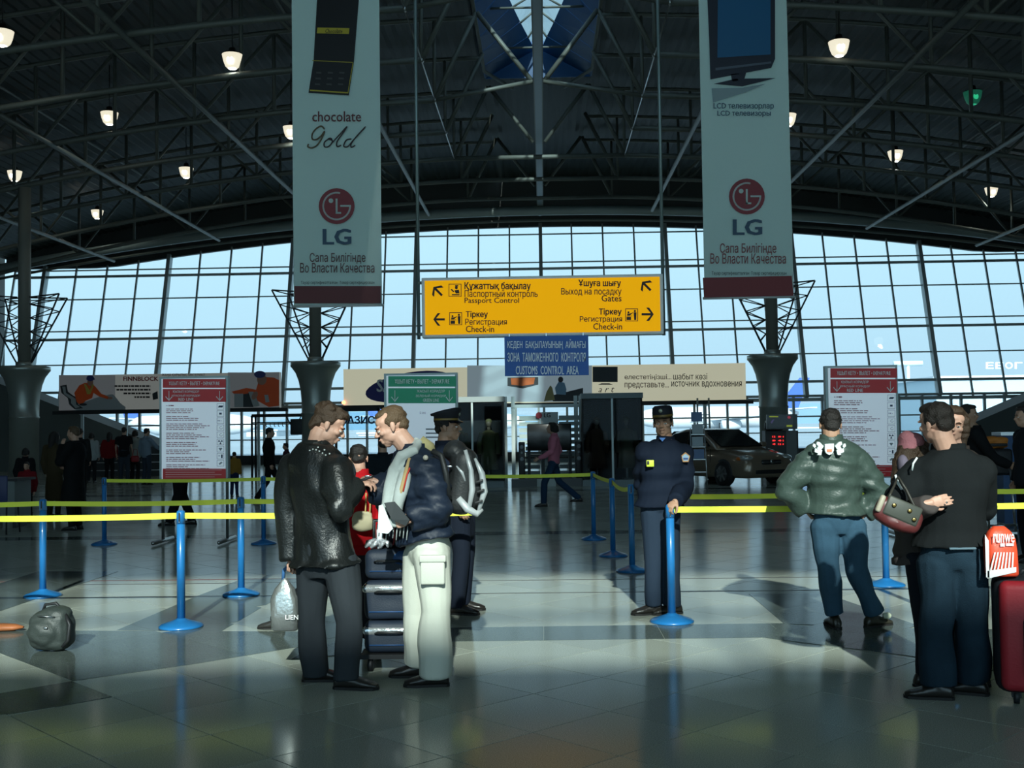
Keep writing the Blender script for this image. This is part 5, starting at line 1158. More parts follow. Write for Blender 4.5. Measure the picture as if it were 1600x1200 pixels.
def head_parts(c, yaw, pitch, tilt, k, vox, neck, nr=.055):
    M = Matrix.Rotation(yaw+PI/2, 3, 'Z') @ Matrix.Rotation(pitch, 3, 'X') @ Matrix.Rotation(tilt, 3, 'Y'); q = lambda x, y, z: c+M @ Vector((x, y, z))*k
    b = MB(); e = lambda p, r, m=None: b.ell(q(*p), [v*k for v in r], M @ m if m else M)
    e((0, .018, .03), (.076, .096, .088)); e((0, -.022, -.028), (.064, .070, .080)); e((0, -.030, .045), (.066, .056, .045))
    e((0, -.060, -.094), (.026, .026, .022)); e((.042, -.012, -.062), (.022, .045, .034)); e((-.042, -.012, -.062), (.022, .045, .034)); e((0, -.045, -.078), (.044, .038, .03))
    for s_ in (-1, 1):
        e((s_*.031, -.080, .024), (.025, .012, .009)); e((s_*.043, -.064, -.018), (.022, .022, .020)); e((s_*.011, -.103, -.026), (.009, .011, .008))
        e((s_*.079, .012, -.004), (.009, .018, .031), Matrix.Rotation(-.25, 3, 'X')); e((s_*.080, .004, -.028), (.008, .010, .011))
    b.tube([q(0, -.084, .018), q(0, -.103, -.008), q(0, -.112, -.022)], [.0085*k, .010*k, .0125*k], 8, round_=True)
    e((0, -.094, -.050), (.021, .009, .0055)); e((0, -.091, -.061), (.018, .0095, .0065)); e((0, -.085, -.075), (.02, .012, .01))
    b.tube([q(0, .022, -.04), q(0, .02, -.08), neck, neck+(neck-q(0, .02, -.08))*.5], [nr*k, nr*k, nr*1.05*k, nr*1.2*k], 14)
    return remesh(b, vox, 1), M, q
def sweep(pts, rads, n=14, wv=None): return MB().tube(pts, rads, n)
def std(x, y, yaw, h=1.75, **ov):
    F = Vector((math.cos(yaw), math.sin(yaw), 0)); L = Vector((-F.y, F.x, 0)); B = Vector((x, y, 0)); k = h/1.8
    W = lambda f, l, z: B+(F*f+L*l+Vector((0, 0, z)))*k
    J = dict(head=W(.02, 0, 1.675), neck=W(-.02, 0, 1.50), hip=W(0, 0, .95))
    for s_, n in ((1, 'L'), (-1, 'R')):
        J['sh'+n] = W(-.02, .185*s_, 1.45); J['el'+n] = W(-.05, .245*s_, 1.16); J['wr'+n] = W(.04, .25*s_, .91)
        J['hp'+n] = W(0, .09*s_, .93); J['kn'+n] = W(.02, .10*s_, .50); J['an'+n] = W(-.02, .11*s_, .085); J['toe'+n] = None
    for a, v in ov.items():
        if a in J: J[a] = W(*v) if isinstance(v, tuple) else v
    J['W'] = W; J['F'] = F; J['L'] = L; J['k'] = k; J['yaw'] = yaw; J['h'] = h; J['B'] = B; return J
PERSONS = []
def person(label, J, top, trou, shoe=(.02, .018, .016), hair='dark', hairstyle='short', sk='mid', hyaw=None, hpitch=.1, htilt=0., q=2, hem=.86, bulk=.018,
           collar=True, hands=None, coat_rough=.8, top_kw={}, trou_kw={}, flare=0., trad=1., eyes=True, group=None, handcurl=.45, sleeve=1., sides=None, wr=None, skirt=None, width=1., shoe_yaw=None, depthf=1., fold=(1, 1, 2.2), tfold=(1.5, 1.5, .5), wk=None, cuff=1., nr=.063):
    k = J['k']; F, L = J['F'], J['L']; seed = len(PERSONS)+1; PERSONS.append(label); hyaw = J['yaw'] if hyaw is None else hyaw
    vb, vh, vc = ((.016, .0055, .011), (.03, .012, .022))[q-1]
    wr = (.007 if q == 1 else .006) if wr is None else wr
    # the body: one continuous figure, clothes lie over it
    b = MB(); hip = J['hip']; nk = J['neck']; up = (nk-hip)
    def ring(c, a, bb, wv, dv, n=20): return [c+wv*a*math.cos(t)+dv*bb*math.sin(t) for t in [2*PI*i/n for i in range(n)]]
    wsh = (J['shL']-J['shR']).normalized(); whp = (J['hpL']-J['hpR']).normalized()
    def torso(ex, zlow, secs):
        rs = []
        for f, a, d in secs:
            c = hip+up*f; wv = (whp.lerp(wsh, max(0, min(1, f)))).normalized(); dv = up.normalized().cross(wv).normalized(); rs.append(ring(c, (a*width+ex)*k, (d*depthf+ex)*k, wv, dv))
        return rs
    tsec = [(-.12, .15, .10), (0, .165, .115), (.2, .15, .105), (.4, .145, .105), (.65, .17, .12), (.85, .175, .105), (.96, .12, .08), (1.03, .06, .06)]
    b.rings(torso(-.05, 0, tsec))
    for s_ in 'LR':
        b.tube([J['sh'+s_], J['el'+s_], J['wr'+s_]], [.042*k, .036*k, .024*k], 10, round_=True)
        b.tube([J['hp'+s_], J['kn'+s_], J['an'+s_]], [.055*k, .045*k, .036*k], 10, round_=True)
    parts = [remesh(b, .022 if q == 1 else .035, 1)]
    hm, M, hq = head_parts(J['head'], hyaw, hpitch, htilt, k, vh, nk, nr); parts.append(hm)
    for s_ in 'LR':
        if hands and hands.get(s_) == 'none': continue
        d = (J['wr'+s_]-J['el'+s_]).normalized(); hd = (hands or {}).get(s_) or {}
        fd = Vector(hd.get('dir', d)); pn = Vector(hd.get('pn', tuple(-L if s_ == 'L' else L))); th = hd.get('thumb')
        if th is None: th = 1 if (fd.normalized().cross(pn)).dot(F) > 0 else -1
        parts.append(hand_mb(J['wr'+s_], fd, pn, .95*k, hd.get('curl', handcurl), th, .005 if q == 1 else .009))
    body = join(*parts); base = Vector((J['B'].x, J['B'].y, 0))
    root = body.build('person', skin(sk), None, label=label, cat='person', group=group, origin=base)
    # clothes
    tm = top if not isinstance(top, tuple) else mat('cloth_%d_%d' % (seed, 1), top, coat_rough, bump=.15, bscale=180, spec=.12, **top_kw)
    pm = trou if not isinstance(trou, tuple) else mat('cloth_%d_%d' % (seed, 2), trou, .85, bump=.15, bscale=180, spec=.1, **trou_kw)
    c = MB(); hz = (hem*k - hip.z)/up.z if up.z else -.1
    secs = [s for s in tsec if s[0] > hz+.04]; hw, hd_ = .165+flare, .118+flare*.7
    low = [(hz, hw, hd_)]
    if hz < -.2: low.append((hz*.5, .165+flare*.5, .12+flare*.4))
    c.rings(torso(bulk, 0, low+secs))
    if hz < -.05 and J.get('hemdrop') is not None: pass
    for s_ in 'LR':
        sh, el, wr_ = J['sh'+s_], J['el'+s_], J['wr'+s_]; ra = [(.062+bulk)*k, (.056+bulk)*k, (.047+bulk)*k, (.045+bulk*.9)*k, (.036+bulk*.8)*k]
        end = el.lerp(wr_, sleeve) if sleeve < 1 else wr_+(wr_-el).normalized()*.005
        pts = [sh, sh.lerp(el, .5), el, el.lerp(end, .5), end]
        if sleeve < .05: pts = [sh, sh.lerp(el, .35), sh.lerp(el, .7)]; ra = ra[:3]
        c.tube(pts, ra, 14); c.ell(sh-Vector((0, 0, .012))*k, (.068+bulk)*k, sub=2); c.ell(el, (.049+bulk)*k, sub=2) if sleeve > .05 else None
        c.tube([nk-Vector((0, 0, .03))*k, sh], [.06*k, .058*k], 10)
    jm = remesh(c, vc, 4 if q == 1 else 3, wr, wk or (13 if q == 1 else 11), seed, fold)
    jk = jm.build('jacket' if bulk > .02 else 'shirt', tm, root)
    if collar:
        cdir = (nk-hq(0, .02, -.08)).normalized(); r0 = .062*k+bulk*.4
        pc = nk+Vector((0, 0, .012)); MB().rings([ring(pc-Vector((0, 0, .03)), r0*1.25, r0*1.2, wsh, -F), ring(pc, r0*1.12, r0*1.1, wsh, -F), ring(pc+Vector((0, 0, .035)), r0*1.05, r0*1.05, wsh, -F), ring(pc+Vector((0, 0, .036)), r0*.9, r0*.9, wsh, -F)], cap=False).build('collar', tm, root)
    t_ = MB()
    if skirt:
        t_.rings([ring(hip+Vector((0, 0, .05)), .15*k, .11*k, whp, F), ring(hip-Vector((0, 0, .25))*k, .19*k, .15*k, whp, F), ring(Vector((hip.x, hip.y, skirt)), .22*k, .18*k, whp, F)])
    else:
        t_.rings(torso(.008, 0, [(-.17, .13, .10), (-.1, .155, .112), (0, .165, .12), (.12, .158, .116), (.3, .15, .11)]))
        for s_ in 'LR':
            hp, kn, an = J['hp'+s_], J['kn'+s_], J['an'+s_]; en = an+(an-kn).normalized()*.03*k
            t_.tube([hp-Vector((0, 0, 0)), hp.lerp(kn, .45), kn, kn.lerp(en, .5), en], [x*k*trad for x in (.098, .088, .071, .068*cuff, .066*cuff)], 14); t_.ell(kn, .070*k*trad); t_.ell(hp+Vector((0, 0, .005)), (.099*k*trad, .099*k*trad, .085*k))
    remesh(t_, vc, 3, wr*.8, 11, seed+50, tfold).build('skirt' if skirt else 'trousers', pm, root)
    sm = mat('shoe_%.3f_%.3f' % shoe[:2], shoe, .35, coat=.2) if isinstance(shoe, tuple) else shoe
    for s_ in 'LR':
        an = J['an'+s_]; yw = J['yaw'] if not shoe_yaw or shoe_yaw.get(s_) is None else shoe_yaw[s_]; fx = Vector((math.cos(yw), math.sin(yw), 0)); sx_ = Vector((-fx.y, fx.x, 0)); g = Vector((an.x, an.y, (0 if an.z-.085*k < .07 else an.z-.085*k))); s = MB()
        def rr(a, w, zt, zb=.004): return [g+(fx*a+sx_*(w*math.cos(t)))*k+Vector((0, 0, (zb+zt)/2+(zt-zb)/2*math.sin(t)))*k for t in [2*PI*i/14 for i in range(14)]]
        s.rings([rr(-.085, .02, .05), rr(-.07, .036, .085), rr(-.02, .040, .105), rr(.04, .042, .09), rr(.10, .050, .066), rr(.155, .046, .05), rr(.19, .025, .034)])
        s.ell(g+Vector((0, 0, .07))*k, .043*k)
        m_ = remesh(s, .007 if q == 1 else .014, 1); sh = m_.build('shoe', sm, root)
        MB().prism([g+(fx*a+sx_*w)*k+Vector((0, 0, .0)) for a, w in ((-.088, -.02), (-.07, -.036), (.03, -.042), (.11, -.051), (.17, -.042), (.195, -.012), (.195, .012), (.17, .042), (.11, .051), (.03, .042), (-.07, .036), (-.088, .02))], (0, 0, .016*k)).build('sole', mat('sole_black', (.01, .01, .01), .7), sh, fix=True)
    # hair
    hb = MB(); e = lambda p, r, m=None: hb.ell(hq(*p), [v*k for v in r], M @ m if m else M)
    hmz = hairm(hair)
    if hairstyle in ('short', 'wavy', 'long', 'receding', 'bob'):
        if hairstyle == 'receding': e((0, .045, .045), (.081, .078, .080)); e((0, .0, .085), (.055, .072, .038))
        else: e((0, .030, .048), (.083, .094, .082)); e((0, -.022, .092), (.060, .060, .034))
        e((0, .070, -.01), (.066, .045, .055))
        for s_ in (-1, 1): e((s_*.068, .018, .03), (.016, .045, .04))
        if hairstyle == 'wavy':
            rs = random.Random(seed)
            for i in range(26):
                a = rs.uniform(0, 2*PI); v = rs.uniform(.1, 1.2); e((.07*math.cos(a)*math.cos(v), .03+.085*math.sin(a)*math.cos(v), .05+.075*math.sin(v)), (.024, .024, .018))
            e((0, -.05, .095), (.05, .04, .028)); e((.03, -.075, .088), (.03, .022, .018)); e((0, .09, -.04), (.06, .025, .04))
        if hairstyle in ('long', 'bob'):
            zl = -.30 if hairstyle == 'long' else -.10
            hb.tube([hq(0, .06, .04), hq(0, .085, -.08), hq(0, .09, zl)], [.08*k, .078*k, .045*k], 12)
            for s_ in (-1, 1): hb.tube([hq(s_*.06, .0, .06), hq(s_*.082, .005, -.03), hq(s_*.075, .01, zl*.8)], [.035*k, .032*k, .018*k], 10)
    if hb.v: remesh(hb, .007 if q == 1 else .014, 1, .003, 55, seed).build('hair', hmz, root)
    # face
    if eyes:
        for s_ in (-1, 1):
            ew = MB().ell(hq(s_*.031, -.078, .0), [.0135*k, .0135*k, .0095*k], M).build('eye', mat('eye_white', (.55, .55, .52), .3), root)
            MB().ell(hq(s_*.031, -.0875, .0), [.0062*k, .006*k, .0062*k], M, sub=1).build('iris', mat('iris_dark', (.02, .012, .008), .2), ew)
            MB().ell(hq(s_*.031, -.0785, .006), [.0150*k, .0145*k, .0065*k], M).build('eyelid', skin(sk), ew)
            MB().tube([hq(s_*.014, -.0935, .019), hq(s_*.031, -.0945, .026), hq(s_*.050, -.083, .021)], [.003*k, .0042*k, .002*k], 6).build('eyebrow', hmz, root)
        MB().tube([hq(-.022, -.094, -.0545), hq(0, -.1035, -.0535), hq(.022, -.094, -.0545)], [.0025*k, .0045*k, .0025*k], 6).build('lips', mat('lips_'+sk, tuple(v*.62 if i else v*.8 for i, v in enumerate(SK[sk])), .5), root)
    J['root'] = root; J['hq'] = hq; J['M'] = M; J['top'] = tm; J['pm'] = pm; return J
def peaked_cap(J, soft=False):
    hq, M, k, root = J['hq'], J['M'], J['k'], J['root']; cm_ = mat('cap_navy', (.008, .010, .016), .7); 
    def rg(z, a, b_, cy_=.015, tl=0.): return [hq(a*math.cos(t), cy_+b_*math.sin(t), z+tl*math.sin(t)) for t in [2*PI*i/28 for i in range(28)]]
    if soft: rr_ = [rg(.055, .088, .105), rg(.09, .088, .104), rg(.13, .083, .097), rg(.146, .065, .078), rg(.150, .02, .02)]
    else: rr_ = [rg(.05, .086, .104), rg(.09, .088, .106), rg(.115, .112, .13, .015, -.022), rg(.135, .112, .13, .02, -.026), rg(.142, .08, .09, .02, -.02), rg(.142, .02, .02, .02)]
    cp = MB().rings(rr_).build('cap', cm_, root)
    MB().rings([rg(.056, .0885, .1065), rg(.072, .089, .107)], cap=False).build('cap_band', mat('cap_gold', (.22, .14, .03), .4), cp)
    pts = []; vis_ = MB(); n = 16; up_ = []; 
    for i in range(n+1):
        a = R(200+140*i/n); up_.append(hq(.087*math.cos(a), .015+.104*math.sin(a), .056))
        pts.append(hq(.095*math.cos(a), .012+.155*math.sin(a), .036 if not soft else .046))
    vis_.add(up_+pts+[p-(M @ Vector((0, 0, .006))) for p in up_+pts], [(i, i+1, n+1+i+1, n+1+i) for i in range(n)]+[(2*n+2+i+1, 2*n+2+i, 3*n+3+i, 3*n+3+i+1) for i in range(n)], smooth=True); vis_.build('visor', mat('visor_black', (.008, .008, .01), .25), cp)
    MB().ell(hq(0, -.100, .108), [.018*k, .008*k, .018*k], M).build('cap_badge', mat('badge_grey', (.30, .32, .25), .4, .5), cp)
V3 = lambda px, py, Y: P(px, py, Y)
# -- man in the long leather coat, seen from behind his right side
leather = mat('black_leather', (.010, .012, .012), .36, bump=.35, bscale=70, spec=.55)
Y = 7.06; B = G(520, 1066)
J = std(B.x, 7.06, R(40), 1.84, head=V3(514, 664, Y), neck=V3(495, 699, Y), hip=V3(508, 872, Y),
        shL=V3(463, 733, Y+.10), elL=V3(449, 800, Y+.12), wrL=V3(456, 872, Y+.10), shR=V3(526, 735, Y-.12), elR=V3(531, 795, Y-.22), wrR=V3(556, 757, Y-.10),
        hpL=V3(489, 880, Y+.06), hpR=V3(532, 880, Y-.05), knL=V3(487, 972, Y+.06), knR=V3(545, 972, Y-.08), anL=V3(494, 1047, Y+.10), anR=V3(543, 1055, Y-.12))
person('man in a long black leather coat and grey trousers, head bowed to the right', J, leather, (.030, .036, .042), hair='brown', hairstyle='wavy', sk='fair', hyaw=R(12), hpitch=.52, q=1, hem=.73, bulk=.042, flare=.045, trad=1.12,
       hands={'R': dict(dir=(.95, .1, .1), pn=(.1, .3, -.9), curl=.6), 'L': dict(dir=(0, 0, -1), curl=1.2)}, wr=.013, fold=(1.5, 1.5, .45), wk=12, cuff=1.1, shoe_yaw={'L': R(5), 'R': R(-8)})
r = J['root']
MB().tube([V3(478, 716, Y+.10), V3(489, 701, Y-.03), V3(505, 708, Y-.09), V3(520, 722, Y-.10), V3(530, 742, Y-.13), V3(535, 762, Y-.14)], [.02, .026, .026, .024, .02, .012], 10).build('dotted_collar', mat('scarf_black', (.01, .01, .012), .8), r)
mb = MB()
for x, y in ((484, 704), (489, 702), (494, 703), (499, 705), (504, 708), (509, 711), (513, 715), (517, 719), (521, 724), (526, 731), (529, 737), (532, 744), (534, 751), (497, 699), (507, 703), (515, 709)): mb.ell(V3(x, y, Y-.13-.0006*(x-484)), .0058, sub=1)
mb.build('white_dots', mat('dot_white', (.7, .75, .72), .6), r)
MB().tube([V3(436, 892, Y+.02), V3(470, 894, Y-.2), V3(530, 893, Y-.2), V3(562, 888, Y-.0)], .004, 6).build('hem_seam', leather, r) if False else None
t = thing('mobile_phone', V3(572, 747, 6.98), 'small dark phone held between the two talking men', 'phone')
MB().rbox(V3(572, 748, 6.98), (.09, .045, .018), .006, Matrix.Rotation(-.35, 3, 'Y')).build('casing', mat('phone_dark', (.02, .02, .022), .3), t); MB().rbox(V3(574, 744, 6.955), (.03, .01, .012), .003).build('silver_edge', chrome, t)
# -- man in the navy padded jacket facing left
Y = 7.1; B = G(668, 1062)
navy = mat('navy_nylon', (.009, .016, .031), .55, bump=.25, bscale=50, spec=.35)
J = std(B.x, Y, R(192), 1.83, head=V3(611, 666, Y), neck=V3(643, 706, Y), hip=V3(668, 852, Y),
        shR=V3(634, 742, Y+.15), elR=V3(611, 790, Y+.10), wrR=V3(586, 753, Y+.0), shL=V3(668, 738, Y-.14), elL=V3(684, 800, Y-.18), wrL=V3(640, 812, Y-.24),
        hpR=V3(658, 868, Y+.09), hpL=V3(674, 868, Y-.09), knR=V3(652, 955, Y+.12), knL=V3(681, 955, Y-.10), anR=V3(655, 1030, Y+.16), anL=V3(680, 1048, Y-.10))
person('man in a navy padded jacket and pale cargo trousers, grey scarf, facing left', J, navy, (.53, .55, .48), hair='light', hairstyle='receding', sk='fair', hyaw=R(186), hpitch=.42, q=1, hem=.88, bulk=.050, flare=.02, trad=1.22,
       hands={'R': dict(dir=(-.9, 0, .25), pn=(.1, .2, -.9), curl=.8), 'L': dict(dir=(-.9, 0, -.2), curl=1.)}, wr=.011, cuff=1.28, wk=17, shoe_yaw={'L': R(184), 'R': R(180)}, width=1.0)
r = J['root']; scm = mat('grey_scarf', (.34, .38, .37), .95, bump=.3, bscale=200)
mb = MB(); mb.tube([V3(655, 690, Y-.02), V3(648, 705, Y-.14), V3(628, 712, Y-.16), V3(616, 735, Y-.14), V3(608, 775, Y-.17), V3(603, 800, Y-.2)], [.03, .04, .045, .042, .04, .034], 12)
mb.tube([V3(652, 688, Y+.03), V3(640, 712, Y-.12), V3(632, 745, Y-.19), V3(622, 790, Y-.22), V3(614, 822, Y-.22)], [.03, .04, .038, .036, .03], 12)
remesh(mb, .009, 2, .006, 18, 4, (1.6, 1.6, .5)).build('scarf', scm, r)
mb = MB()
for i in range(9): x = 592+i*5.4; mb.tube([V3(x+2, 812+i*1.2, Y-.2), V3(x, 838+(i % 3)*3, Y-.2)], .0035, 5)
mb.build('scarf_fringe', scm, r)
MB().tube([V3(640, 716, Y-.185), V3(634, 738, Y-.215), V3(627, 765, Y-.235), V3(624, 782, Y-.24)], [.010, .014, .014, .010], 8).build('tan_lining', mat('lining_tan', (.36, .26, .12), .8), r)
MB().tube([V3(645, 720, Y-.19), V3(636, 742, Y-.228), V3(630, 768, Y-.243)], .005, 6).build('red_lining', mat('lining_red', (.45, .03, .02), .7), r)
MB().lathe(V3(665, 715, Y-.23), [(.016, 0), (.016, .006), (.004, .009)], 16, M=Matrix.Rotation(PI/2, 3, 'X')).build('round_badge', mat('badge_pale', (.35, .33, .28), .5), r)
MB().tube([V3(655, 690, Y), V3(668, 700, Y), V3(672, 716, Y+.02)], [.045, .05, .045], 12).build('hood', mat('hood_tan', (.26, .23, .11), .8), r)
for (x, y, w_, h_) in ((676, 893, .17, .15),):
    MB().rbox(V3(x, y, Y-.222), (.15, .03, .16), .012).build('cargo_pocket', J['pm'], r); MB().rbox(V3(x, y-20, Y-.228), (.165, .035, .045), .01).build('pocket_flap', J['pm'], r)
t = thing('folder', V3(625, 815, 6.8), 'dark folder with white papers held low by the man in the navy jacket', 'folder')
MB().prism([V3(600, 786, 6.80), V3(616, 784, 6.80), V3(640, 812, 6.82), V3(634, 822, 6.82), V3(612, 812, 6.80)], (0, .02, 0)).build('cover', mat('folder_dark', (.02, .025, .028), .5), t, fix=True)
MB().prism([V3(592, 790, 6.83), V3(598, 788, 6.83), V3(614, 826, 6.83), V3(606, 834, 6.83), V3(590, 832, 6.83)], (0, .008, 0)).build('papers', mat('paper_white', (.6, .66, .66), .6), t, fix=True)
# backpack
t = thing('backpack', V3(728, 810, Y+.0), 'black and silver backpack worn by the man in the navy jacket', 'backpack'); bp = mat('pack_black', (.018, .02, .021), .5, bump=.2, bscale=80); bg_ = mat('pack_silver', (.42, .45, .46), .35, .2)
mb = MB().rbox(V3(722, 752, Y-.02), (.17, .27, .42), .075, Matrix.Rotation(.12, 3, 'Y'), seg=3).ell(V3(739, 762, Y-.02), (.085, .12, .17)).ell(V3(712, 705, Y-.02), (.08, .12, .07))
remesh(mb, .009, 3, .004, 16, 7).build('pack', bp, t)
mb = MB(); 
for pts, rr_ in (([(727, 703), (736, 735), (738, 765), (733, 795)], [.012, .016, .02, .014]), ([(742, 716), (753, 740), (757, 768), (748, 798)], [.008, .02, .022, .012]), ([(716, 778), (730, 795), (745, 803), (754, 796)], [.02, .026, .022, .01]), ([(713, 728), (722, 738), (727, 752)], [.004, .012, .006])):
    MB().tube([V3(x, y, Y-.15+.0014*max(0, x-735)) for x, y in pts], rr_, 10).build('silver_panel', bg_, t)
for x, y in ((749, 752), (751, 767), (748, 784)): MB().rbox(V3(x, y, Y-.16), (.05, .02, .014), .004, Matrix.Rotation(-.3, 3, 'Y')).build('black_stripe', bp, t)
MB().tube([V3(676, 705, Y-.17), V3(690, 712, Y-.2), V3(697, 740, Y-.22), V3(702, 780, Y-.18)], .018, 8).build('shoulder_strap', bp, t)
MB().rbox(V3(702, 729, Y-.17), (.035, .012, .014), .004).build('buckle', chrome, t)
# -- boy in red between them, back turned
Y = 8.35; B = Vector((V3(557, 900, Y).x, Y, 0)); J = std(B.x, Y, R(98), 1.5, head=V3(560, 716, Y-.0), neck=V3(562, 742, Y), shL=V3(534, 755, Y), shR=V3(596, 757, Y), elL=V3(528, 800, Y+.05), wrL=V3(538, 835, Y-.02), elR=V3(604, 800, Y), wrR=V3(596, 835, Y), anL=V3(432, 967, 9.02), knL=V3(490, 905, 8.7))
person('boy with black hair in a red top seen from behind between the two men', J, (.34, .006, .010), (.02, .02, .025), hair='black', hairstyle='short', sk='fair', q=1, hem=.80, bulk=.03, hpitch=.15, eyes=False, shoe_yaw={'L': R(170), 'R': R(95)}, shoe=(.03, .03, .028))
r = J['root']
for a in (572, 579): MB().tube([V3(a, 770, Y-.155), V3(a-1, 800, Y-.165), V3(a-3, 822, Y-.165)], .006, 6).build('tan_stripe', mat('stripe_tan', (.40, .28, .10), .7), r)
mb = MB(); mb.rbox(V3(567, 815, Y-.16), (.15, .05, .15), .03); remesh(mb, .012, 2, .01, 20, 2).build('beige_patch', mat('patch_beige', (.42, .38, .25), .8), r)
# -- officer behind, peaked cap, facing right
Y = 9.75; B = G(733, 955); unif = mat('navy_uniform', (.008, .013, .025), .8, bump=.15, bscale=150, spec=.1)
J = std(V3(722, 900, Y).x, Y, R(-8), 1.86, head=V3(700, 667, Y), neck=V3(694, 697, Y), shL=V3(694, 712, Y+.17), shR=V3(692, 712, Y-.17), hip=V3(716, 820, Y))
person('officer in dark uniform and peaked cap behind the backpack, facing right', J, unif, (.010, .014, .024), hair='black', hairstyle='short', sk='tan', q=1, hem=.88, bulk=.03, hpitch=.0, shoe_yaw={'L': R(-5), 'R': R(-15)}, trad=1.05); peaked_cap(J)
MB().prism([J['hq'](-.06, -.02, -.13), J['hq'](.06, -.02, -.13), J['hq'](.03, -.06, -.17), J['hq'](-.03, -.06, -.17)], (0, .02, 0)).build('blue_shirt_collar', mat('shirt_blue', (.04, .14, .4), .7), J['root'], fix=True)
# -- guard facing the viewer, hand on the post
Y = 9.55; B = G(1035, 955)
J = std(V3(1034, 900, Y).x, Y, R(-104), 1.80, head=V3(1036, 661, Y), neck=V3(1040, 690, Y), hip=V3(1030, 782, Y), shR=V3(1010, 706, Y-.02), shL=V3(1066, 708, Y+.04), elR=V3(1003, 752, Y+.14), wrR=V3(1026, 778, Y+.30),
        elL=V3(1070, 760, Y-.02), wrL=V3(1056, 782, Y-.38), hpR=V3(1020, 800, Y), hpL=V3(1042, 800, Y), knR=V3(1021, 880, Y-.02), knL=V3(1048, 880, Y), anR=V3(1021, 940, Y), anL=V3(1051, 942, Y+.02))
person('guard in dark navy uniform and cap facing the viewer beside the blue post', J, unif, mat('uniform_trousers', (.020, .033, .055), .8, bump=.15, bscale=150, spec=.1), hair='black', hairstyle='short', sk='tan', hyaw=R(-104), hpitch=.05, htilt=-.05, q=1, hem=.90, bulk=.034, flare=.02, trad=1.1,
       hands={'L': dict(dir=(-.6, -.35, -.55), pn=(-.1, .3, -1), curl=.75), 'R': dict(curl=1.)}, wr=.008, shoe_yaw={'R': R(190), 'L': R(200)}); peaked_cap(J, True); r = J['root']
g = V3(1016, 724, Y-.175); MB().rbox(g, (.062, .008, .055), .004).build('yellow_badge', mat('badge_yellow', (.50, .60, .05), .5), r); MB().rbox(g+Vector((-.018, -.006, .005)), (.018, .004, .03), .002).build('badge_photo', dark, r)
g = V3(1071, 715, Y-.10); MB().prism([g+Vector((.04*math.sin(2*PI*i/5), -.01+.006*math.cos(2*PI*i/5), .045*math.cos(2*PI*i/5))) for i in range(5)], (0, .02, 0)).build('arm_patch', mat('patch_gold', (.32, .16, .05), .6), r, fix=True)
MB().prism([g+Vector((.031*math.sin(2*PI*i/5), -.014, .033*math.cos(2*PI*i/5))) for i in range(5)], (0, .01, 0)).build('patch_centre', mat('patch_sky', (.25, .38, .5), .6), r, fix=True); MB().box(g+Vector((0, -.017, -.008)), (.04, .004, .015)).build('patch_mark', mat('patch_navy', (.02, .06, .2), .6), r)
MB().prism([V3(1030, 684, Y-.13), V3(1040, 684, Y-.13), V3(1035, 690, Y-.135)], (0, .02, 0)).build('blue_shirt_collar', MT['shirt_blue'], r, fix=True)
# -- man in the green bomber jacket, back turned, hands on hips
Y = 8.86; B = G(1337, 976); bomb = mat('green_satin', (.042, .066, .056), .42, bump=.3, bscale=60, spec=.4)
J = std(V3(1322, 900, Y).x, Y, R(88), 1.80, head=V3(1297, 663, Y), neck=V3(1299, 688, Y), hip=V3(1307, 812, Y), shL=V3(1262, 722, Y), shR=V3(1338, 722, Y), elL=V3(1230, 762, Y+.02), wrL=V3(1259, 797, Y+.04), elR=V3(1374, 772, Y), wrR=V3(1350, 803, Y+.02),
        hpL=V3(1289, 822, Y), hpR=V3(1330, 822, Y), knL=V3(1294, 893, Y-.02), knR=V3(1338, 890, Y-.02), anL=V3(1304, 955, Y+.0), anR=V3(1364, 952, Y+.02))
person('man in a green satin bomber jacket with white crest, hands on hips, back turned', J, bomb, mat('blue_denim', (.035, .080, .125), .9, bump=.25, bscale=160, var=.3, vscale=9, spec=.1), hair='black', hairstyle='short', sk='tan', q=1, hem=.88, bulk=.052, flare=.022, trad=1.2, width=1.05, nr=.066,
       hands={'L': dict(dir=(.6, .3, -.7), curl=.7), 'R': dict(dir=(-.5, .3, -.7), curl=.7)}, wr=.011, eyes=False, shoe_yaw={'L': R(92), 'R': R(30)}, shoe=(.03, .028, .02)); r = J['root']
wm = mat('crest_white', (.70, .78, .78), .6); Yc = Y-.215
def cres(pts, m=wm, o=0, nm='crest_piece'): MB().prism([V3(x, y, Yc-o) for x, y in pts], (0, .03, 0)).build(nm, m, r, fix=True)
cres([(1289, 694), (1303, 693), (1303, 704), (1300, 709), (1296, 711), (1291, 708), (1289, 704)], nm='crest_shield'); cres([(1292, 702), (1300, 702), (1300, 706), (1292, 706)], mat('crest_red', (.6, .2, .1), .6), .006)
for s_ in (-1, 1):
    f = lambda pts: [(1296+s_*(x), y) for x, y in pts]
    cres(f([(9, 697), (12, 694), (15, 691), (19, 690), (20, 694), (17, 697), (19, 701), (16, 704), (12, 702)]), nm='crest_lion'); cres(f([(11, 703), (18, 703), (22, 700), (23, 706), (17, 709), (19, 711), (13, 711)]), nm='crest_lion'); cres(f([(22, 694), (25, 693), (26, 697), (23, 700), (21, 698)]), nm='crest_lion')
MB().tube([V3(1364+i, 962, Y-.03) for i in (16, 24, 28)], [.02, .028, .014], 8).build('white_shoe_toe', mat('shoe_white', (.5, .55, .42), .5), r)
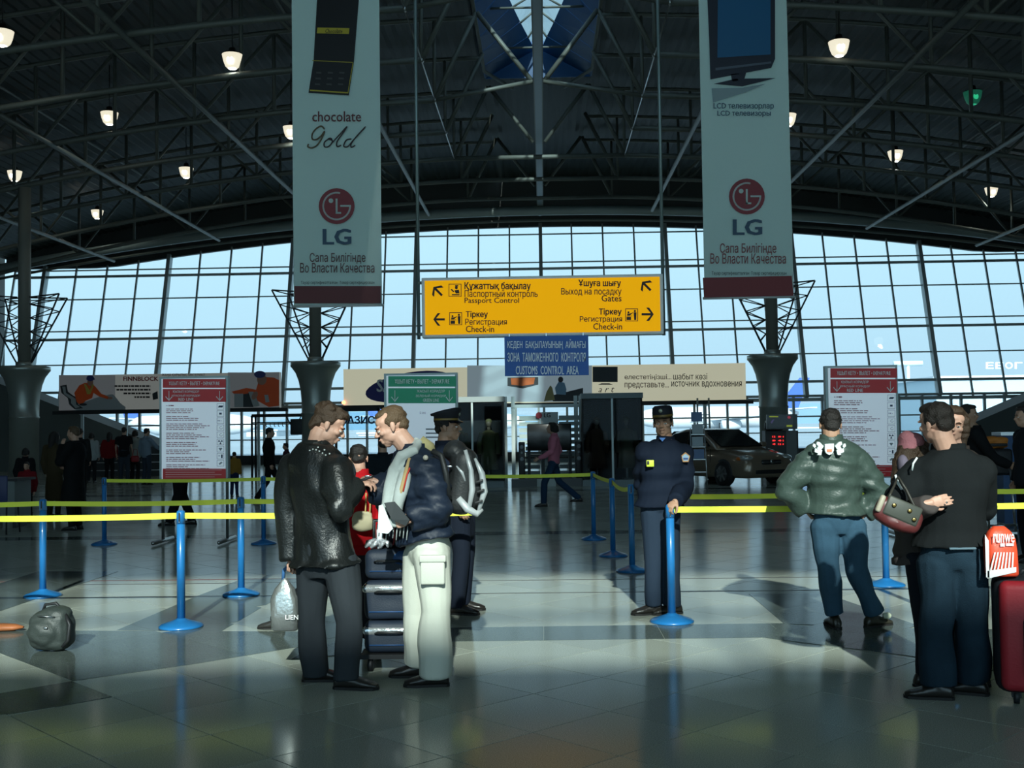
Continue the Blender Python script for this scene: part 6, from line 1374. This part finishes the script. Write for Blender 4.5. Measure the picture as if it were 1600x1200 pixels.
# -- the hugging man, back turned
Y = 6.6; B = G(1478, 1078); blk_c = mat('black_cotton', (.010, .012, .013), .9, bump=.2, bscale=180, spec=.12)
jeans = mat('dark_denim', (.014, .030, .046), .9, bump=.4, bscale=170, var=.45, vscale=7, spec=.1)
J = std(V3(1482, 1000, Y).x, Y, R(106), 1.78, head=V3(1462, 661, Y), neck=V3(1482, 706, Y), hip=V3(1490, 862, Y), shL=V3(1441, 738, Y+.03), shR=V3(1526, 735, Y-.0), elL=V3(1406, 778, Y+.0), wrL=V3(1440, 800, Y+.12), elR=V3(1534, 790, Y+.16), wrR=V3(1508, 760, Y+.36),
        hpL=V3(1467, 880, Y+.02), hpR=V3(1512, 880, Y), knL=V3(1462, 985, Y), knR=V3(1518, 975, Y), anL=V3(1466, 1062, Y-.02), anR=V3(1520, 1052, Y+.08))
person('man in a black jacket and blue jeans seen from behind, hugging two women', J, blk_c, jeans, hair='dark', hairstyle='short', sk='fair', hyaw=R(120), hpitch=.12, htilt=.15, q=1, hem=.88, bulk=.045, flare=.015, trad=1.25, cuff=1.2, width=1.05, wr=.010, eyes=False,
       hands={'L': dict(dir=(.7, .4, -.3), curl=.6), 'R': dict(dir=(-.7, .4, .2), curl=.5)}, shoe_yaw={'L': R(165), 'R': R(150)}); r = J['root']
MB().tube([V3(1433, 715, Y-.1), V3(1427, 724, Y-.1), V3(1425, 735, Y-.09)], .006, 6).build('white_piping', wm, r)
MB().tube([V3(1399, 742, Y-.09), V3(1403, 755, Y-.1), V3(1409, 765, Y-.1)], .007, 6).build('white_piping', wm, r)
MB().rbox(V3(1504, 857, Y-.16), (.15, .02, .012), .004).build('pocket_seam', mat('seam_blue', (.10, .16, .2), .8), r)
# -- woman facing the viewer over his shoulder
Y = 7.0; J = std(V3(1500, 900, Y).x, Y+.02, R(-100), 1.68, head=V3(1489, 663, Y), neck=V3(1497, 708, Y+.03), shR=V3(1462, 730, Y+.05), shL=V3(1530, 730, Y+.05), elR=V3(1452, 775, Y+.0), wrR=V3(1462, 800, Y-.08), elL=V3(1534, 790, Y+.02), wrL=V3(1520, 820, Y-.1))
person('long haired woman whose pale face looks over the hugging man\'s shoulder', J, (.05, .04, .035), (.012, .016, .022), hair='brown', hairstyle='long', sk='fair', hyaw=R(-108), hpitch=.1, htilt=.2, q=1, hem=.88, bulk=.02, hands={'R': 'none'})
# -- second woman nestling at his left side, with a bag
Y = 6.75; J = std(V3(1432, 900, Y).x, Y+.15, R(10), 1.60, head=V3(1430, 712, Y+.05), neck=V3(1428, 748, Y+.1), hip=V3(1432, 860, Y+.2), shL=V3(1436, 768, Y+.24), shR=V3(1420, 772, Y-.0), elR=V3(1425, 805, Y-.24), wrR=V3(1452, 786, Y-.385), elL=V3(1450, 800, Y+.3), wrL=V3(1470, 790, Y+.25),
        hpL=V3(1436, 872, Y+.25), hpR=V3(1436, 872, Y+.1), knL=V3(1446, 970, Y+.25), knR=V3(1444, 970, Y+.12), anL=V3(1452, 1050, Y+.25), anR=V3(1446, 1052, Y+.15))
person('woman with long brown hair and pink-grey beret held at the hugging man\'s left side', J, (.06, .052, .05), (.012, .015, .022), hair='brown', hairstyle='long', sk='fair', hyaw=R(30), hpitch=.35, q=1, hem=.80, bulk=.035, flare=.03, eyes=False,
       hands={'R': dict(dir=(.93, -.02, .18), pn=(0, 1, -.1), curl=.12, thumb=-1), 'L': 'none'}); r = J['root']
mb = MB(); hq, M = J['hq'], J['M']
mb.ell(hq(0, .06, .075), (.085, .085, .06), M).ell(hq(0, .09, .03), (.075, .05, .06), M); remesh(mb, .01, 3, .006, 22, 9).build('beret', mat('pink_wool', (.34, .13, .15), .95, bump=.5, bscale=90), r)
mb = MB(); mb.ell(V3(1411, 725, Y-.06), (.035, .05, .06)); remesh(mb, .01, 2, .003, 22, 9).build('grey_panel', mat('grey_wool', (.13, .11, .15), .95), r)
MB().lathe(V3(1479, 785, Y-.42), [(.005, 0), (.006, .003), (.002, .005)], 10, M=Matrix.Rotation(PI/2, 3, 'X')).build('ring', chrome, r)
# handbag
Y = 6.35; t = thing('handbag', V3(1404, 835, Y), 'dark red and grey leather handbag with brass rings hanging by the hugging couple', 'handbag')
c = V3(1403, 805, Y); M = Matrix.Rotation(.42, 3, 'Y'); mb = MB().rbox(c, (.27, .10, .15), .045, M, seg=3).ell(c+M @ Vector((0, 0, -.04)), (.125, .06, .05), M)
remesh(mb, .009, 2, .004, 18, 3).build('bag_body', mat('bag_maroon', (.10, .022, .022), .4), t)
MB().rbox(c+M @ Vector((.0, -.048, .03)), (.20, .02, .11), .01, M).build('flap', mat('bag_greygreen', (.05, .055, .045), .5), t); MB().rbox(c+M @ Vector((-.125, -.035, .02)), (.03, .04, .10), .012, M).build('pale_corner', mat('bag_cream', (.38, .34, .26), .5), t)
for a, b_ in ((-.06, .04), (.03, .045), (.07, .01)): MB().lathe(c+M @ Vector((a, -.062, b_)), [(.008, 0), (.012, .003), (.012, .007), (.008, .009)], 12, M=Matrix.Rotation(PI/2, 3, 'X')).build('brass_ring', mat('brass', (.45, .30, .10), .25, 1.), t)
for o_ in (0, .03): MB().tube([c+M @ Vector((-.09, -.02+o_, .06)), V3(1392, 770, Y+o_), V3(1403, 745, Y+.12+o_), V3(1416, 765, Y+.1+o_), c+M @ Vector((.09, -.0+o_, .06))], .008, 8).build('handle', mat('bag_strap', (.03, .028, .022), .5), t)
# -- man with the trolley at the right
Y = 14.0; J = std(V3(1527, 700, Y).x, Y, R(-20), 1.78, head=V3(1514, 647, Y), elR=(.18, -.24, 1.15), wrR=(.36, -.22, 1.05), elL=(.15, .24, 1.15), wrL=(.36, .22, 1.05))
person('dark haired man in a black polo shirt pushing the loaded baggage trolley', J, (.012, .013, .015), (.02, .022, .028), hair='dark', hairstyle='short', sk='tan', hyaw=R(-35), q=2, bulk=.02, hem=.88)
Y = 12.8; J = std(V3(1604, 700, Y).x, Y, R(180), 1.75)
person('dark dressed person cut by the right picture edge', J, (.012, .015, .02), (.012, .014, .02), hair='black', q=2, bulk=.03, hem=.86)
# -- woman in pink walking left
Y = 19.1*S; J = std(V3(866, 780, Y).x, Y, R(176), 1.68, elL=(.02, .24, 1.16), wrL=(.30, .22, 1.02), knR=(-.10, -.09, .52), anR=(-.52, -.09, .17), knL=(.20, .09, .50), anL=(.22, .09, .09), elR=(-.12, -.24, 1.17), wrR=(.02, -.25, .95), head=(.03, 0, 1.66))
person('woman in a pink sweater and jeans walking past the television', J, (.52, .17, .24), (.02, .045, .09), hair='black', hairstyle='bob', sk='mid', q=2, bulk=.015, hem=.90, trad=1.0, hpitch=-.05)
# -- dark long coat on the phone at the left
Y = 15.6*S; J = std(V3(116, 800, Y).x, Y, R(172), 1.70, elL=(.12, .22, 1.2), wrL=(.14, .12, 1.48), elR=(.10, -.25, 1.15), wrR=(.22, -.15, 1.1))
person('man in a long black overcoat holding a phone to his face, far left', J, (.008, .009, .010), (.008, .008, .009), hair='light', hairstyle='short', sk='mid', q=2, bulk=.05, hem=.42, flare=.05)
# -- the queue at the far counter
def far_person(px, ph, d, yaw, label, top, tr, hair, style, **kw):
    Yf = d*S; hy = 665-.014*(px-848); h = 1.6+(hy-ph)/FPX*Yf; J = std(V3(px, 700, Yf).x, Yf, yaw, h, **{a: b for a, b in kw.items() if a in ('elL', 'wrL', 'elR', 'wrR', 'anL', 'anR', 'knL', 'knR')})
    return person(label, J, top, tr, hair=hair, hairstyle=style, q=2, **{a: b for a, b in kw.items() if a not in ('elL', 'wrL', 'elR', 'wrR', 'anL', 'anR', 'knL', 'knR')})
Qg = 'people queueing at the far counter'
far_person(85, 674, 18, R(70), 'long haired woman in a patterned brown coat beside the black overcoat', (.05, .038, .02), (.03, .025, .015), 'black', 'long', bulk=.03, hem=.35, flare=.03, group=Qg)
far_person(143, 676, 30, R(90), 'queueing woman in a white top with black hair, seen from behind', (.35, .38, .38), (.02, .022, .025), 'black', 'bob', bulk=.03, hem=.80, group=Qg)
far_person(171, 675, 30, R(90), 'queueing woman in a dark red top with long black hair', (.16, .01, .012), (.012, .012, .014), 'black', 'long', bulk=.03, group=Qg)
far_person(194, 667, 29, R(95), 'tall queueing man in a black t-shirt with short hair', (.012, .012, .014), (.035, .045, .06), 'black', 'short', sleeve=.02, group=Qg)
far_person(211, 672, 29.5, R(80), 'queueing woman in a cream jacket beside the tall man', (.34, .36, .33), (.02, .02, .02), 'dark', 'bob', bulk=.03, group=Qg)
far_person(229, 669, 28.5, R(60), 'queueing man in a pale blue shirt leaning to the counter', (.20, .26, .33), (.04, .05, .07), 'black', 'short', elR=(.2, -.22, 1.2), wrR=(.42, -.2, 1.1), group=Qg)
far_person(125, 669, 24, R(100), 'dark person almost hidden behind the black overcoat', (.02, .02, .02), (.02, .02, .02), 'brown', 'short', group=Qg)
t = thing('handbag', V3(211, 722, 29*S), 'small red handbag carried in the queue', 'handbag'); remesh(MB().rbox(V3(211, 717, 29*S-.3), (.26, .1, .2), .05), .02, 1).build('bag_body', mat('bag_red', (.25, .01, .015), .5), t); MB().tube([V3(207, 712, 29*S-.3), V3(209, 702, 29*S-.3), V3(214, 702, 29*S-.3), V3(215, 712, 29*S-.3)], .01, 6).build('handle', MT['bag_red'], t)
far_person(283, 650, 16.2, R(180), 'dark trousered person hidden behind the red and white board on the left', (.012, .012, .014), (.010, .011, .013), 'black', 'short', anL=(.16, .1, .085), anR=(-.14, -.1, .085), trad=1.15)
far_person(421, 668, 21, R(10), 'dark dressed man walking right, just left of the leather coat', (.008, .010, .012), (.010, .012, .014), 'black', 'short', bulk=.035, anL=(.28, .1, .1), knL=(.2, .1, .52), anR=(-.3, -.1, .12), knR=(-.05, -.1, .5))
far_person(366, 706, 23, R(90), 'small child in a yellow, red and blue jacket beside the left board', (.30, .16, .03), (.015, .03, .08), 'dark', 'short', bulk=.03)
far_person(447, 692, 24, R(180), 'low head peeping just above the shoulder of the leather coat', (.05, .02, .03), (.02, .02, .02), 'black', 'short')
far_person(598, 684, 13, R(100), 'dark jacketed person standing behind the scarf of the navy jacket man', (.010, .015, .020), (.012, .014, .018), 'black', 'short', bulk=.04)
far_person(42, 722, 17, R(-90), 'seated looking child in a dark red jacket at the far left', (.16, .010, .014), (.01, .01, .012), 'black', 'short', bulk=.03)
far_person(40, 700, 19, R(90), 'dark person bending behind the child in red', (.010, .010, .012), (.01, .01, .012), 'black', 'bob', bulk=.03)
